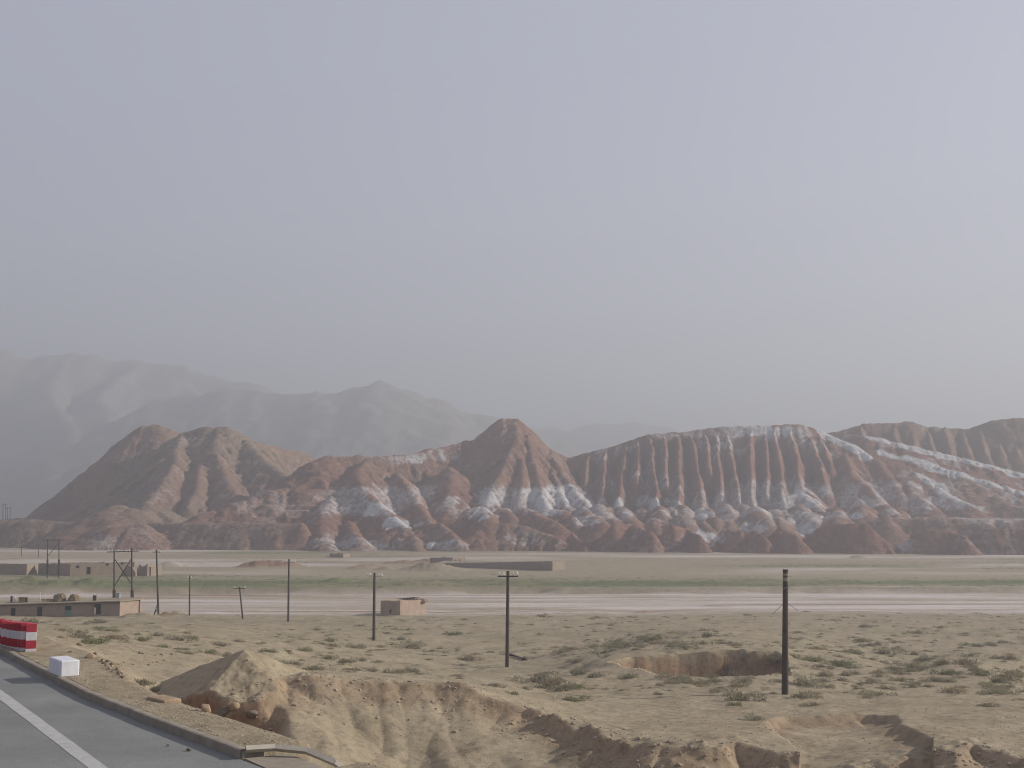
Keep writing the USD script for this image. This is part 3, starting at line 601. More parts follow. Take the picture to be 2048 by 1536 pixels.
# far mountains
def mountain(name, label, pts, slope, xr, yr_, step, seed):
    w = np.array([P(*p) for p in pts])
    r2 = np.random.default_rng(seed)
    cr = [(w, slope, 4.0)]
    q = dense(w, 75.0)
    for i, p in enumerate(q[1:-1]):
        for _ in range(1):
            L = p[2] * r2.uniform(1.1, 1.7); a = r2.uniform(-.6, .7)
            cr.append((np.array([p, p + [math.sin(a) * L * .4, -math.cos(a) * L * .4, -p[2] * .28], p + [math.sin(a + .3) * L, -math.cos(a) * L, -p[2] * .8]]), slope * 1.25, 4.0))
    xs, ys = np.arange(*xr, step), np.arange(*yr_, step)
    X, Y = np.meshgrid(xs, ys)
    H, D, S = ridge_field(X, Y, cr, 0.0, seed)
    H += sstep(0, 100, H) * (8 * n2(X, Y, .007, seed + 5, 3) - 22 * (1 - ridged(X, Y, .016, seed + 6, 4)) + 5 * n2(X, Y, .06, seed + 8, 3)) + 5
    H = np.maximum(H, -3)
    m = np.stack([H * 0, H * 0 + .3, H * 0 + .2], -1)
    V = np.stack([X, Y, H], -1).reshape(-1, 3); F_ = grid_faces(*X.shape); F_ = F_[V[F_][:, :, 2].max(1) > -2.5]
    us, inv = np.unique(F_.ravel(), return_inverse=True)
    sheet(name, V[us], inv.reshape(-1, 3), M_mount, m.reshape(-1, 3)[us], label=label, cat="mountain")
mountain("mountain", "faint grey mountain range in the haze behind the left hill", [(-700, 720, 2309), (-300, 690, 2309), (-60, 690, 2296), (20, 700, 2296), (60, 712, 2296), (110, 706, 2281), (180, 709, 2268), (225, 724, 2268), (290, 716, 2253), (380, 736, 2240), (430, 748, 2240), (500, 762, 2225), (600, 800, 2240), (700, 850, 2268)], .75, (-1850, -200), (1800, 2600), 8.0, 401)
mountain("nearer_mountain", "hazy mountain slope behind the middle of the hills", [(330, 800, 1861), (400, 790, 1848), (470, 785, 1833), (560, 790, 1820), (640, 786, 1820), (700, 772, 1820), (755, 761, 1820), (790, 770, 1820), (840, 786, 1833), (900, 806, 1848), (950, 822, 1861), (1050, 860, 1889), (1150, 890, 1932)], .62, (-720, 220), (1480, 2150), 6.5, 421)
mountain("farthest_mountain", "very faint far mountain ridge low above the saddle right of the peak", [(900, 850, 2800), (1000, 842, 2800), (1090, 852, 2800), (1130, 856, 2800), (1190, 848, 2800), (1260, 846, 2800), (1330, 856, 2800), (1450, 880, 2800), (1600, 910, 2800)], .55, (-420, 950), (2450, 3100), 11.0, 441)


# ------------------------------------------------------------------ road
M_asphalt = usdkit.material(stage, "/World/Looks/worn_asphalt", {
    "g": ("geometry", {}), "n": ("noise_texture", {"scale": .55, "detail": 7.0, "roughness": .6}), "n2": ("noise_texture", {"scale": 55.0, "detail": 3.0}), "v": ("voronoi_texture", {"feature": "distance_to_edge", "scale": .22}),
    "nd": ("noise_texture", {"scale": 1.4, "detail": 4.0}), "vm": ("mix_color", {"fac": .35}), "cr": ("rgb_ramp", {"ramp": [(0.0, (.93, .93, .93)), (.006, (1, 1, 1))]}),
    "r": ("rgb_ramp", {"ramp": [(.3, (.145, .15, .143)), (.52, (.178, .185, .176)), (.72, (.215, .215, .2))]}), "r2": ("rgb_ramp", {"ramp": [(.3, (.78, .78, .78)), (.7, (1.15, 1.15, 1.15))]}),
    "m1": ("mix_color", {"blend_type": "multiply", "fac": 1.0, "use_clamp": False}), "m2": ("mix_color", {"blend_type": "multiply", "fac": 1.0, "use_clamp": False}),
    "b": ("bump", {"strength": .7, "distance": .006}), "p": ("principled_bsdf", {"roughness": .85, "specular_ior_level": .25})},
    [("g.position", "n.vector"), ("g.position", "n2.vector"), ("g.position", "nd.vector"), ("g.position", "vm.a"), ("nd.color", "vm.b"), ("vm.result", "v.vector"), ("v.distance", "cr.fac"), ("n.fac", "r.fac"), ("n2.fac", "r2.fac"), ("r.color", "m1.a"), ("r2.color", "m1.b"), ("m1.result", "m2.a"), ("cr.color", "m2.b"), ("m2.result", "p.base_color"), ("n2.fac", "b.height"), ("b.normal", "p.normal")], surface="p.BSDF")
M_line = rough_mat("worn_road_paint", (0.30, 0.30, 0.285), (0.40, 0.40, 0.38), 7.0, .8, .002, 60.0)
M_conc = rough_mat("dusty_concrete", (0.19, 0.165, 0.13), (0.28, 0.245, 0.195), 4.0, .9, .008, 40.0)
M_concl = rough_mat("pale_concrete", (0.32, 0.29, 0.24), (0.42, 0.385, 0.32), 5.0, .9, .006, 40.0)
M_white = rough_mat("white_paint", (0.50, 0.50, 0.53), (0.62, 0.62, 0.64), 6.0, .7, .003, 50.0)
M_post_white = rough_mat("post_white", (0.52, 0.51, 0.51), (0.62, 0.61, 0.60), 6.0, .6, .002, 50.0)
M_post_red = rough_mat("post_red", (0.33, 0.035, 0.05), (0.40, 0.05, 0.065), 6.0, .6, .002, 50.0)
M_mud = rough_mat("mud_plaster", (0.225, 0.175, 0.13), (0.30, 0.24, 0.18), .8, .95, .03, 6.0)
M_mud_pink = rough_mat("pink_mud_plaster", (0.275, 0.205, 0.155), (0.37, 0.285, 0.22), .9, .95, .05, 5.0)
M_roofdirt = rough_mat("roof_dirt", (0.23, 0.19, 0.13), (0.33, 0.28, 0.20), 1.5, .95, .03, 8.0)
M_darkwood = rough_mat("dark_weathered_wood", (0.035, 0.028, 0.022), (0.065, 0.052, 0.04), 6.0, .9, .004, 60.0)
M_pole = rough_mat("tarred_pole_wood", (0.045, 0.038, 0.03), (0.085, 0.072, 0.058), 4.0, .85, .004, 40.0)
M_gap = rough_mat("dim_interior", (0.02, 0.018, 0.016), (0.03, 0.027, 0.024), 4.0)
M_blue = rough_mat("faded_turquoise_paint", (0.12, 0.21, 0.19), (0.17, 0.27, 0.24), 5.0)
M_ceramic = rough_mat("white_ceramic", (0.62, 0.62, 0.60), (0.72, 0.72, 0.70), 5.0, .3, 0, 1, "object", .5)
M_grey = rough_mat("grey_metal_paint", (0.24, 0.26, 0.28), (0.32, 0.34, 0.36), 5.0, .6)
M_steel = rough_mat("dull_wire", (0.10, 0.10, 0.10), (0.16, 0.16, 0.15), 5.0, .6)
M_rock = rough_mat("tan_rock", (0.22, 0.16, 0.10), (0.36, 0.27, 0.18), 3.0, .95, .03, 9.0)
M_gravel = rough_mat("pale_gravel", (0.21, 0.17, 0.12), (0.36, 0.31, 0.23), 9.0, .95)
M_rock_dark = rough_mat("dark_rock", (0.11, 0.09, 0.07), (0.19, 0.16, 0.125), 4.0, .95, .03, 9.0)
M_straw = rough_mat("old_straw", (0.13, 0.10, 0.06), (0.22, 0.17, 0.10), 6.0, .95, .05, 10.0)

def strip(u_in, u_out, v0, v1, z, step=.5):
    v = np.arange(v0, v1 + step, step)
    a, b = u_in(v), u_out(v)
    n = 7
    t = np.linspace(0, 1, n)
    U = a[:, None] * (1 - t) + b[:, None] * t; V = np.repeat(v[:, None], n, 1)
    X, Y = U * RN[0] + V * RE[0], U * RN[1] + V * RE[1]
    return trimesh.Trimesh(np.stack([X, Y, np.full_like(X, z)], -1).reshape(-1, 3), grid_faces(*X.shape), process=False)
line_u = lambda v: 5.06 + (v - 16.3) * .062
tag(obj("road", strip(lambda v: v * 0 - 9.0, u_edge, -60, 130, Z_ROAD), M_asphalt), "grey asphalt road at the lower left", "road", None, "structure")
# the worn edge line, broken up a little along its edges
v = np.arange(-60, 130, .12)
uc = line_u(v); wl, wr = .11 + .012 * n2(v, v * 0, 2.2, 141, 3), .11 + .012 * n2(v, v * 0, 2.4, 143, 3)
L_ = np.stack([(uc - wl) * RN[0] + v * RE[0], (uc - wl) * RN[1] + v * RE[1], v * 0 + Z_ROAD + .004], -1); R_ = np.stack([(uc + wr) * RN[0] + v * RE[0], (uc + wr) * RN[1] + v * RE[1], v * 0 + Z_ROAD + .004], -1)
tag(obj("edge_line", trimesh.Trimesh(np.stack([L_, R_], 1).reshape(-1, 3), grid_faces(len(v), 2), process=False), M_line), "worn white edge line painted along the asphalt", "road marking", None, "structure")
# low cast kerb with a rough broken edge; it stops at the drain chute
def kerb_run(v0, v1):
    v = np.arange(v0, v1, .08)
    ue = u_edge(v) + .018 * n2(v, v * 0, 1.7, 151, 3); h = .125 + .012 * n2(v, v * 0, 2.1, 152, 3) ; w = .14 + .04 * n2(v, v * 0, 1.2, 153, 3)
    prof = [(ue - .0, h * 0 - .1), (ue - .004, h - .012), (ue + .012, h), (ue + w * .8, h + .004), (ue + w + .02, h - .03), (ue + w + .06, h * 0 - .1)]
    G = np.stack([np.stack([u * RN[0] + v * RE[0], u * RN[1] + v * RE[1], Z_ROAD + z], -1) for u, z in prof], 1)
    return trimesh.Trimesh(G.reshape(-1, 3), grid_faces(len(v), len(prof)), process=False)
m = kerb_run(15.72, 130); m.invert() if m.face_normals[:, 2].mean() < 0 else None
tag(obj("kerb", m, M_conc, None, 40), "low grey concrete kerb along the asphalt with a dusty chipped edge", "kerb")
t = thing("drain_chute", "cracked concrete drain chute at the end of the kerb in the bottom left", "drain")
def chute_pt(u, v, dz): return ruv(u, v, Z_ROAD + dz)
ch = []
for k, (v0, v1) in enumerate(((14.30, 15.66),)):
    pts = [chute_pt(6.83, v0, .0), chute_pt(7.5, v0, -.02), chute_pt(8.6, v0 - .1, -.75), chute_pt(8.6, v1, -.75), chute_pt(7.5, v1, -.0), chute_pt(6.83, v1, .02)]
    top = np.array(pts); bot = top - [0, 0, .16]
    obj("floor_slab", trimesh.Trimesh(np.vstack([top, bot]), [(0, 1, 4), (0, 4, 5), (1, 2, 3), (1, 3, 4), (6, 10, 7), (6, 11, 10), (7, 9, 8), (7, 10, 9), (0, 6, 7), (0, 7, 1), (1, 7, 8), (1, 8, 2), (2, 8, 9), (2, 9, 3), (3, 9, 10), (3, 10, 4), (4, 10, 11), (4, 11, 5), (5, 11, 6), (5, 6, 0)], process=False), M_conc, t)
lip = []
lp = [chute_pt(6.86, 15.70, .13), chute_pt(7.25, 15.62, .12), chute_pt(7.6, 15.35, .08), chute_pt(7.85, 15.0, -.05), chute_pt(8.2, 14.7, -.35)]
for a, b in zip(lp[:-1], lp[1:]): lip.append(rod(a, b, .05, .05, 4))
obj("lip", cat_(lip), M_concl, t)
obj("kerb_end", box((.34, .16, .14), ruv(6.98, 15.80, Z_ROAD + .05), math.atan2(RN[1], RN[0]), .015), M_conc, t)

# white guard block and red and white posts
ang = math.atan2(RN[1], RN[0])
t = thing("guard_block", "white painted concrete guard block straddling the kerb", "guard block", ruv(6.99, 24.9, Z_ROAD), math.degrees(ang))
obj("block", box((.36, .84, .58), (0, 0, .13), 0, .02), M_white, t)
obj("mortar_footing", box((.5, .96, .10), (.03, 0, .075), 0, .03), M_conc, t)
px_list = [61, 50, 44, 38, 31, 22.5, 11.5, -2, -16, -31, -47, -64]
ORD = 'first second third fourth fifth sixth seventh eighth ninth tenth eleventh twelfth'.split()
for i, px in enumerate(px_list):
    by = 1311.5 - (61 - px) * .31; Yp = 28.1 + .17 * i
    p = P(px, by, Yp)
    lab = "nearest red and white banded post, at the right end of the row" if i == 0 else f"{ORD[i]} red and white banded post from the right end of the row"
    if i == 0:
        root = thing("guard_post", lab, "guard post", (p[0], p[1], p[2] - .02), 21)
        for k in range(4):
            obj(("white_band", "red_band")[k % 2], box((.225, .2, .1875), (0, 0, .1875 * (k + .5)), 0, .003), (M_post_white, M_post_red)[k % 2], root)
        obj("footing", box((.27, .27, .7), (0, 0, -.352), 0, .01), M_conc, root)
    else:
        copy_of(root, "guard_post", lab, "guard post", (p[0], p[1], p[2] - .02 - .013 * i), 21 + rng.uniform(-3, 3))

# ------------------------------------------------------------------ buildings
def wall(a, b, z0, ta, tb, th, holes=(), rough=.05, seed=0):
    """Upright wall from a to b (ground points, seen from the right hand side of a->b), ragged top, with openings (s0, s1, z0, z1)."""
    a, b = np.asarray(a[:2], float), np.asarray(b[:2], float); L = np.hypot(*(b - a)); r = np.random.default_rng(seed)
    s = np.linspace(0, L, max(3, int(L / .7)))
    top = np.interp(s, [0, L], [ta, tb]) + r.uniform(-rough, rough, len(s))
    poly = shapely.Polygon([(0, z0), (L, z0)] + [(x, z) for x, z in zip(s[::-1], top[::-1])])
    for h in holes: poly = poly.difference(shapely.box(h[0], h[2], h[1], h[3]))
    if poly.geom_type != "Polygon": poly = max(poly.geoms, key=lambda g: g.area)
    m = trimesh.creation.extrude_polygon(poly, th, engine="earcut")
    d = (b - a) / L; n = np.array([-d[1], d[0]])                       # into the building
    v = m.vertices; out = np.empty_like(v)
    out[:, 0] = a[0] + d[0] * v[:, 0] + n[0] * v[:, 2]; out[:, 1] = a[1] + d[1] * v[:, 0] + n[1] * v[:, 2]; out[:, 2] = v[:, 1]
    m = trimesh.Trimesh(out, m.faces, process=False); m.fix_normals()
    return m, d, n
def panel(a, d, n, s0, s1, z0, z1, deep, th=.06):
    c = np.array(a[:2]) + d * (s0 + s1) / 2 + n * (deep + th / 2)
    return box((s1 - s0, th, z1 - z0), (c[0], c[1], (z0 + z1) / 2), math.atan2(d[1], d[0]))
def slab(poly_xy, zs, th):
    """Roof slab over a footprint; zs height at each corner."""
    n = len(poly_xy); v = np.array([(x, y, z) for (x, y), z in zip(poly_xy, zs)] + [(x, y, z - th) for (x, y), z in zip(poly_xy, zs)])
    f = [(0, i, i + 1) for i in range(1, n - 1)] + [(n, n + i + 1, n + i) for i in range(1, n - 1)]
    for i in range(n):
        j = (i + 1) % n; f += [(i, n + i, n + j), (i, n + j, j)]
    m = trimesh.Trimesh(v, f, process=False); m.fix_normals(); return m
def gz(x, y): return float(ground(np.array([x]), np.array([y]), False)[0])

# long house at the left
C0, C1 = P(239, 1236, 186.0), P(281, 1233, 190.0)
FL = np.array([-104.0, 184.0, 0]); BR = C1; BL = np.array([-104.0, 189.5, 0])
base = min(gz(C0[0], C0[1]), gz(-80, 184)) - .5
zt0, ztl, ztr = P(239, 1203.5, 186)[2], P(0, 1212.5, 185)[2] - .55, P(281, 1199, 190)[2]
t = thing("mud_house", "long low mud brick house with doors and windows in the dusty yard at left", "house")
Lf = np.hypot(*(C0 - FL)[:2])
def sx(px): return (( px - 1024) / F * 185.3) - FL[0]
ops = [(sx(36), sx(45), P(40, 1232, 185.3)[2], P(40, 1216, 185.3)[2]), (sx(87), sx(97), base + .45, P(92, 1214, 185.3)[2]), (sx(141), sx(153.5), base + .45, P(147, 1212.5, 185.3)[2]), (sx(194), sx(211), P(200, 1229.5, 185.3)[2], P(200, 1209, 185.3)[2]), (sx(-30), sx(-20), base + .45, P(-25, 1216, 185.3)[2])]
wm, d, n = wall(FL, C0, base, ztl + .0, zt0, .4, ops, .02, 1)
w1 = obj("front_wall", wm, M_mud, t)
wm2, d2, nn2 = wall(C0 + d[0] * .0, C1, base, zt0 + .02, ztr, .4, (), .03, 2)
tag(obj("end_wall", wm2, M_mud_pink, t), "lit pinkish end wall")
wm3, _, _ = wall(BR, BL, base, ztr, ztl, .4, (), .03, 3); obj("back_wall", wm3, M_mud, t)
def opening(nm, o, mat, deep=.2, frame=None, label=None):
    p = obj(nm, panel(FL, d, n, o[0], o[1], o[2], o[3], deep), mat, t)
    if label: tag(p, label)
    if frame is not None:
        for (s0, s1, z0, z1) in ((o[0], o[0] + .09, o[2], o[3]), (o[1] - .09, o[1], o[2], o[3]), (o[0] + .09, o[1] - .09, o[3] - .09, o[3])):
            obj("frame", panel(FL, d, n, s0, s1, z0, z1, deep - .08, .075), frame, p)
    return p
opening("window", ops[0], M_gap, .2, M_darkwood)
opening("door", ops[1], M_darkwood, .2, M_pole)
o = ops[2]; split = o[3] - .62
p = opening("door", (o[0], o[1], o[2], split), M_blue, .15, None, "faded turquoise door")
obj("transom", panel(FL, d, n, o[0], o[1], split + .01, o[3], .18), M_gap, t)
o = ops[3]
p = opening("window", (o[0] + .55, o[1], o[2], o[3]), M_gap, .25, M_darkwood, "dark open window")
obj("shutter", panel(FL, d, n, o[0] + .30, o[0] + .54, o[2], o[3] - .5, .10), M_post_white, p)
obj("infill", panel(FL, d, n, o[0], o[0] + .29, o[2], o[3], .10), M_mud, t)
obj("infill", panel(FL, d, n, o[0] + .30, o[0] + .54, o[3] - .49, o[3], .22), M_gap, t)
opening("door", ops[4], M_darkwood, .2, M_pole)
ov = .22
roof_xy = [(FL[0], FL[1] - ov), (C0[0] + .1, C0[1] - ov), (C1[0] + .25, C1[1] - .1), (C1[0] + .3, C1[1] + .4), (BL[0], BL[1] + .5)]
r_ = obj("roof", slab(roof_xy, [ztl + .20, zt0 + .16, ztr + .14, ztr + .32, ztl + .62], .15), M_roofdirt, t)
eave = slab([(FL[0], FL[1] - ov - .06), (C0[0] + .12, C0[1] - ov - .06), (C0[0] + .12, C0[1] - .02), (FL[0], FL[1] - .02)], [ztl + .05, zt0 + .0, zt0 + .0, ztl + .05], .09)
obj("eave_board", eave, M_darkwood, r_)
def roof_z(x):
    return float(np.interp(x, [FL[0], C0[0]], [ztl + .20, zt0 + .16])) + .18
def on_roof(px, Yr):
    x = (px - 1024) / F * Yr
    return np.array([x, Yr, roof_z(x)])
def lump(r, h, seed, rough=.3, n=3):
    m = trimesh.creation.icosphere(n, 1.0); v = m.vertices.copy()
    f = 1 + rough * (fbm(v * 1.6 + seed * 7.7, 4, seed) - .5) * 2
    v *= f[:, None]; v[:, :2] *= r; v[:, 2] = np.maximum(v[:, 2], -.25) * h
    return trimesh.Trimesh(v, m.faces, process=False)
def straw(name, px, Yr, r, h, label, mat, seed):
    c = on_roof(px, Yr); t2 = thing(name, label, "straw heap", c)
    obj("mass", lump(r, h, seed, .45), mat, t2)
    rs = np.random.default_rng(seed); st = []
    for _ in range(40):
        a = rs.uniform(0, 6.28); q = np.array([math.cos(a) * r * rs.uniform(.2, .95), math.sin(a) * r * .8 * rs.uniform(.2, .9), h * rs.uniform(.1, .7)])
        st.append(rod(q, q + [rs.uniform(-.3, .3), rs.uniform(-.3, .3), rs.uniform(.1, .4)], .015, .008, 4))
    obj("loose_stalks", cat_(st), mat, t2)
straw("straw_heap", 131, 188.0, .95, 1.05, "largest brown straw heap on the mud house roof", M_straw, 3)
straw("straw_heap", 160, 188.2, .85, .85, "grey brown straw heap on the roof right of the largest heap", M_straw, 4)
t2 = thing("grey_tank", "small light grey metal box standing on the roof near its right end", "water tank", on_roof(246, 189.2))
obj("tank_body", box((.62, .5, .75), (0, 0, .38), 0, .04), M_grey, t2); obj("lid", box((.68, .56, .05), (0, 0, .785), 0, .01), M_grey, t2)
for k, (px, h, lab) in enumerate(((92.5, 1.15, "taller of two thin pale vent pipes on the roof"), (103, 1.0, "shorter of two thin pale vent pipes on the roof"))):
    t2 = thing("vent_pipe", lab, "vent pipe", on_roof(px, 188.3)); obj("pipe", rod((0, 0, -.1), (0, 0, h), .055, .05), M_post_white, t2); obj("cap", rod((0, 0, h), (0, 0, h + .06), .08, .06), M_post_white, t2)
t2 = thing("timber_stack", "stack of dark boards lying on the roof beside the vent pipes", "timber", on_roof(107, 187.6), 4)
for k in range(6): obj("board", box((2.0 - .2 * (k % 3), .16, .07), (.1 * (k % 2), -.2 + .2 * (k % 3), .06 + .10 * (k // 3)), .05 * (k - 2)), M_darkwood if k % 2 else M_straw, t2)
for k, (px, w, h, mt, lab) in enumerate(((36, .30, .75, M_darkwood, "dark upright chimney stub at the left of the roof"), (42, .28, .62, M_post_white, "whitish chimney stub on the roof beside the dark one"), (57, .9, .55, M_straw, "low brown mud stove lump on the roof left of the boards"), (65, .4, .5, M_darkwood, "dark stub behind the brown lump on the roof"), (200, .5, .55, M_darkwood, "small dark stub on the right half of the roof"))):
    t2 = thing("roof_stub", lab, "chimney", on_roof(px, 187.8)); obj("shaft", box((w, w * .8, h + .2), (0, 0, h / 2 - .1), .2, .03), mt, t2); obj("cap", box((w * 1.15, w * .95, .07), (0, 0, h + .03), .2, .01), mt, t2)

def mud_block(name, label, left, corner, right, top, th=.35, mat_l=None, mat_r=None, lops=(), rops=(), roof=True, depth_back=None, rough=.06, seed=5):
    """House on a turned footprint: a shaded wall left to corner and a lit wall corner to right. Points are (px, py, Y); top in pixel rows at each."""
    A, B, C = P(*left), P(*corner), P(*right); D = A + C - B
    zt = [P(px, ty, p[1])[2] for (px, _, _), ty, p in zip((left, corner, right), top, (A, B, C))]
    z0 = min(gz(q[0], q[1]) for q in (A, B, C)) - .6
    t = thing(name, label, "house")
    m1, d1, n1 = wall(A, B, z0, zt[0], zt[1], th, [o[:4] for o in lops], rough, seed); obj("shaded_wall", m1, mat_l or M_mud, t)
    m2, d2, n2_ = wall(B, C, z0, zt[1], zt[2], th, [o[:4] for o in rops], rough, seed + 1); obj("sunlit_wall", m2, mat_r or M_mud, t)
    m3_, _, _ = wall(C, D, z0, zt[2], zt[0], th, (), rough, seed + 2); obj("back_wall", m3_, mat_l or M_mud, t)
    m4, _, _ = wall(D, A, z0, zt[0], zt[0], th, (), rough, seed + 3); obj("back_wall", m4, mat_r or M_mud, t)
    for (P0, d_, n_, oo) in ((A, d1, n1, lops), (B, d2, n2_, rops)):
        for o in oo: obj(o[4], panel(P0, d_, n_, o[0], o[1], o[2], o[3], .16), M_gap, t)
    if roof:
        cen = (A + C) / 2
        q = [tuple((cen + (p - cen) * .97)[:2]) for p in (A, B, C, D)]
        obj("roof", slab(q, [zt[0] - .22, zt[1] - .22, zt[2] - .22, (zt[0] + zt[2]) / 2 - .22], .12), M_roofdirt, t)
    return t, z0, zt, (A, B, C)
def zr(px, py, Y): return P(px, py, Y)[2]
# pink hut by the poles
lo = [(2.05, 2.45, zr(781, 1227, 188), zr(781, 1219.5, 188), "niche")]
hut, z0, zt, (A, B, C) = mud_block("mud_hut", "small square pinkish mud hut alone at the near edge of the flat", (761, 1232, 190), (800, 1233, 187), (851, 1231, 192.5), (1201, 1201, 1199.5), mat_l=M_mud_pink, mat_r=M_mud_pink, lops=lo, seed=11)
for k in range(6):
    q = B + (C - B) * (.25 + .12 * k); obj("roof_pole", rod((q[0] - .3, q[1] + .15, zt[1] + .02), (q[0] - 1.6, q[1] + 1.6, zt[1] + .04), .06, .05, 6), M_darkwood, hut)
obj("crumbled_corner", lump(.7, .45, 9, .4).apply_translation((C[0] - .2, C[1] - .4, zt[2] - .15)), M_mud_pink, hut)
# ruined row far left
mud_block("ruined_house", "dark walled mud house at the left edge of the ruined row", (-70, 1151, 305), (53, 1150, 293), (76, 1149, 299), (1128, 1128, 1129), seed=21, lops=[(12.9, 13.5, zr(40, 1136, 294), zr(40, 1131, 294), "window")])
A_, B_ = P(140, 1150, 290), P(330, 1147, 300)
def st_(px): return float(np.clip((px - 140) / (325 - 140), 0, 1))
LB = float(np.hypot(*(P(270, 1147, 297) - A_)[:2]))
def wr(px, y0, y1, w, kind): s = (px - 140) / (270 - 140) * LB; return (s - w / 2, s + w / 2, zr(px, y0, 293), zr(px, y1, 293), kind)
mud_block("ruined_house", "long roofless mud house with small high windows, behind the crossed pole frame", (76, 1150, 297), (140, 1151, 290), (270, 1148, 297), (1127, 1127, 1124), seed=31, roof=False, rough=.16,
          rops=[wr(154, 1135, 1130.5, .75, "window"), wr(176, 1148, 1133.5, .95, "doorway"), wr(213, 1131.5, 1127.5, .7, "window"), wr(243, 1130, 1126.5, .65, "window")],
          lops=[(3.9, 4.5, zr(106, 1134, 294), zr(106, 1130.5, 294), "window"), (7.6, 8.4, base + .5, zr(125, 1134, 292), "doorway")])
def ruin(label, pts, th, mat, seed, hole=None):
    """Broken wall: pixel outline of its ragged top at a slowly changing depth."""
    w = [P(*p) for p in pts]; a, b = w[0], w[-1]
    L = np.hypot(*(b - a)[:2]); s = [np.hypot(*(q - a)[:2]) for q in w]; z0 = min(gz(q[0], q[1]) for q in w) - .6
    poly = shapely.Polygon([(0, z0), (L, z0)] + [(x, q[2]) for x, q in zip(s[::-1], w[::-1])])
    if hole: poly = poly.difference(shapely.box(hole[0], z0, hole[1], hole[2]))
    if poly.geom_type != "Polygon": poly = max(poly.geoms, key=lambda g: g.area)
    m = trimesh.creation.extrude_polygon(poly, th, engine="earcut"); d = ((b - a) / L)[:2]; n = np.array([-d[1], d[0]]); v = m.vertices
    m = trimesh.Trimesh(np.stack([a[0] + d[0] * v[:, 0] + n[0] * v[:, 2], a[1] + d[1] * v[:, 0] + n[1] * v[:, 2], v[:, 1]], -1), m.faces, process=False); m.fix_normals()
    return tag(obj("ruined_wall", m, mat), label, "wall")
ruin("broken gable shaped dark mud wall behind the crossed braces", [(243, 1146, 289), (250, 1136, 288.5), (258, 1131.5, 288), (264, 1134, 287.5), (271, 1145, 287)], .5, M_mud, 41)
ruin("dark mud wall with a notched top just left of the sunlit doorway wall", [(274, 1141, 291), (279, 1128, 290.5), (283, 1133, 290), (290, 1132, 289.5), (295, 1128.5, 289)], .5, M_mud, 42)
ruin("sunlit broken mud wall with a dark doorway gap at the right end of the row", [(295, 1128.5, 289), (303, 1127, 290.5), (315, 1128, 292), (324, 1130, 294)], .5, M_mud, 43, (.75, 1.35, zr(301, 1134, 290)))
# walled yard in the middle of the far bank
mud_block("walled_yard", "long dark mud building with pale sunlit end wall on the far bank", (858, 1131, 338), (1105, 1141, 313), (1130, 1139, 318.5), (1127, 1122.5, 1122), seed=51, rough=.04)
m_, d_, n_ = None, None, None
mud_block("mud_outhouse", "small mud house with two little windows behind the left end of the long building", (860, 1127, 350), (905, 1127, 346), (930, 1126, 350), (1115.5, 1115.5, 1115), seed=61, rops=[(.9, 1.6, zr(909, 1122, 347), zr(909, 1119.5, 347), "window"), (2.6, 3.3, zr(919, 1122, 348), zr(919, 1119, 348), "window")])
mud_block("far_hut", "tiny mud hut alone below the white streaked slope", (659, 1116, 392), (686, 1117, 388), (700, 1116, 394), (1107, 1107, 1107.5), seed=71)

# ------------------------------------------------------------------ poles
def utility_pole(label, top, foot, Y, r, arm=None, ins=(), arm_y=None, bands=False, mat=M_pole, Ytop=None, name="utility_pole"):
    a, b = P(*foot, Y), P(*top, Ytop or Y)
    g = gz(a[0], a[1])
    t = thing(name, label, "pole", (a[0], a[1], g))
    rel = lambda q: np.array(q) - [a[0], a[1], g]
    foot_, head = np.array([0, 0, -.8]), rel(b)
    obj("shaft", rod(foot_, head, r * 1.12, r * .82, 12), mat, t, 40)
    if arm:
        y, x0, x1 = arm
        p0, p1 = rel(P(x0, y, Y - .05)), rel(P(x1, y, Y - .05))
        arm_p = obj("crossarm", rod(p0 - [0, r, 0], p1 - [0, r, 0], .06, .06, 6), mat, t)
    for (x, y) in ins:
        c = rel(P(x, y, Y)) - [0, r, 0]
        pin = obj("insulator", cat_([rod(c + [0, 0, -.10], c + [0, 0, .02], .085, .075, 8), rod(c + [0, 0, .02], c + [0, 0, .14], .06, .05, 8)]), M_ceramic, t, 40)
        obj("pin", rod(c + [0, 0, -.10], (c[0], c[1], (arm and rel(P(x, arm[0], Y))[2] or c[2] - .2)), .018, .018, 5), M_steel, pin)
        if not arm:
            s = 1 if c[0] > head[0] else -1
            obj("bracket", rod((head[0] * .98, -r, c[2] - .2), (c[0], c[1], c[2] - .2), .018, .018, 5), M_steel, t)
    return t, rel, r
pole1, rel, r = utility_pole("tall dark pole with pale bands near its top, nearest and right of all the poles", (1571, 1140.5), (1569, 1382), 65.0, .168)
for y0, y1 in ((1147, 1151), (1155, 1162)):
    obj("pale_band", rod(rel(P(1571, y1, 65)), rel(P(1571, y0, 65)), .146, .145, 12), M_conc, pole1)
obj("wire_wrap", cat_([rod(rel(P(1565, 1179, 64.8)), rel(P(1577, 1173, 64.8)), .02, .02, 5), rod(rel(P(1577, 1173, 64.8)), rel(P(1577, 1172, 65.2)), .02, .02, 5)]), M_conc, pole1)
obj("top_plate", rod(rel(P(1571, 1141, 65)), rel(P(1571, 1139, 65)), .16, .15, 12), M_darkwood, pole1)
for dx, lab in ((-1, 0), (1, 0)):
    obj("loose_wire", rod(rel(P(1566 if dx < 0 else 1577, 1208, 65)), rel(P(1545 if dx < 0 else 1597, 1228 if dx < 0 else 1222, 65.3)), .012, .012, 4), M_steel, pole1)
utility_pole("wooden pole with a crossarm and four white insulators, second from the right", (1016, 1142), (1014, 1336), 99.0, .145, (1152.5, 996, 1036), [(999, 1147), (1007, 1147), (1026, 1147), (1034.5, 1146)])
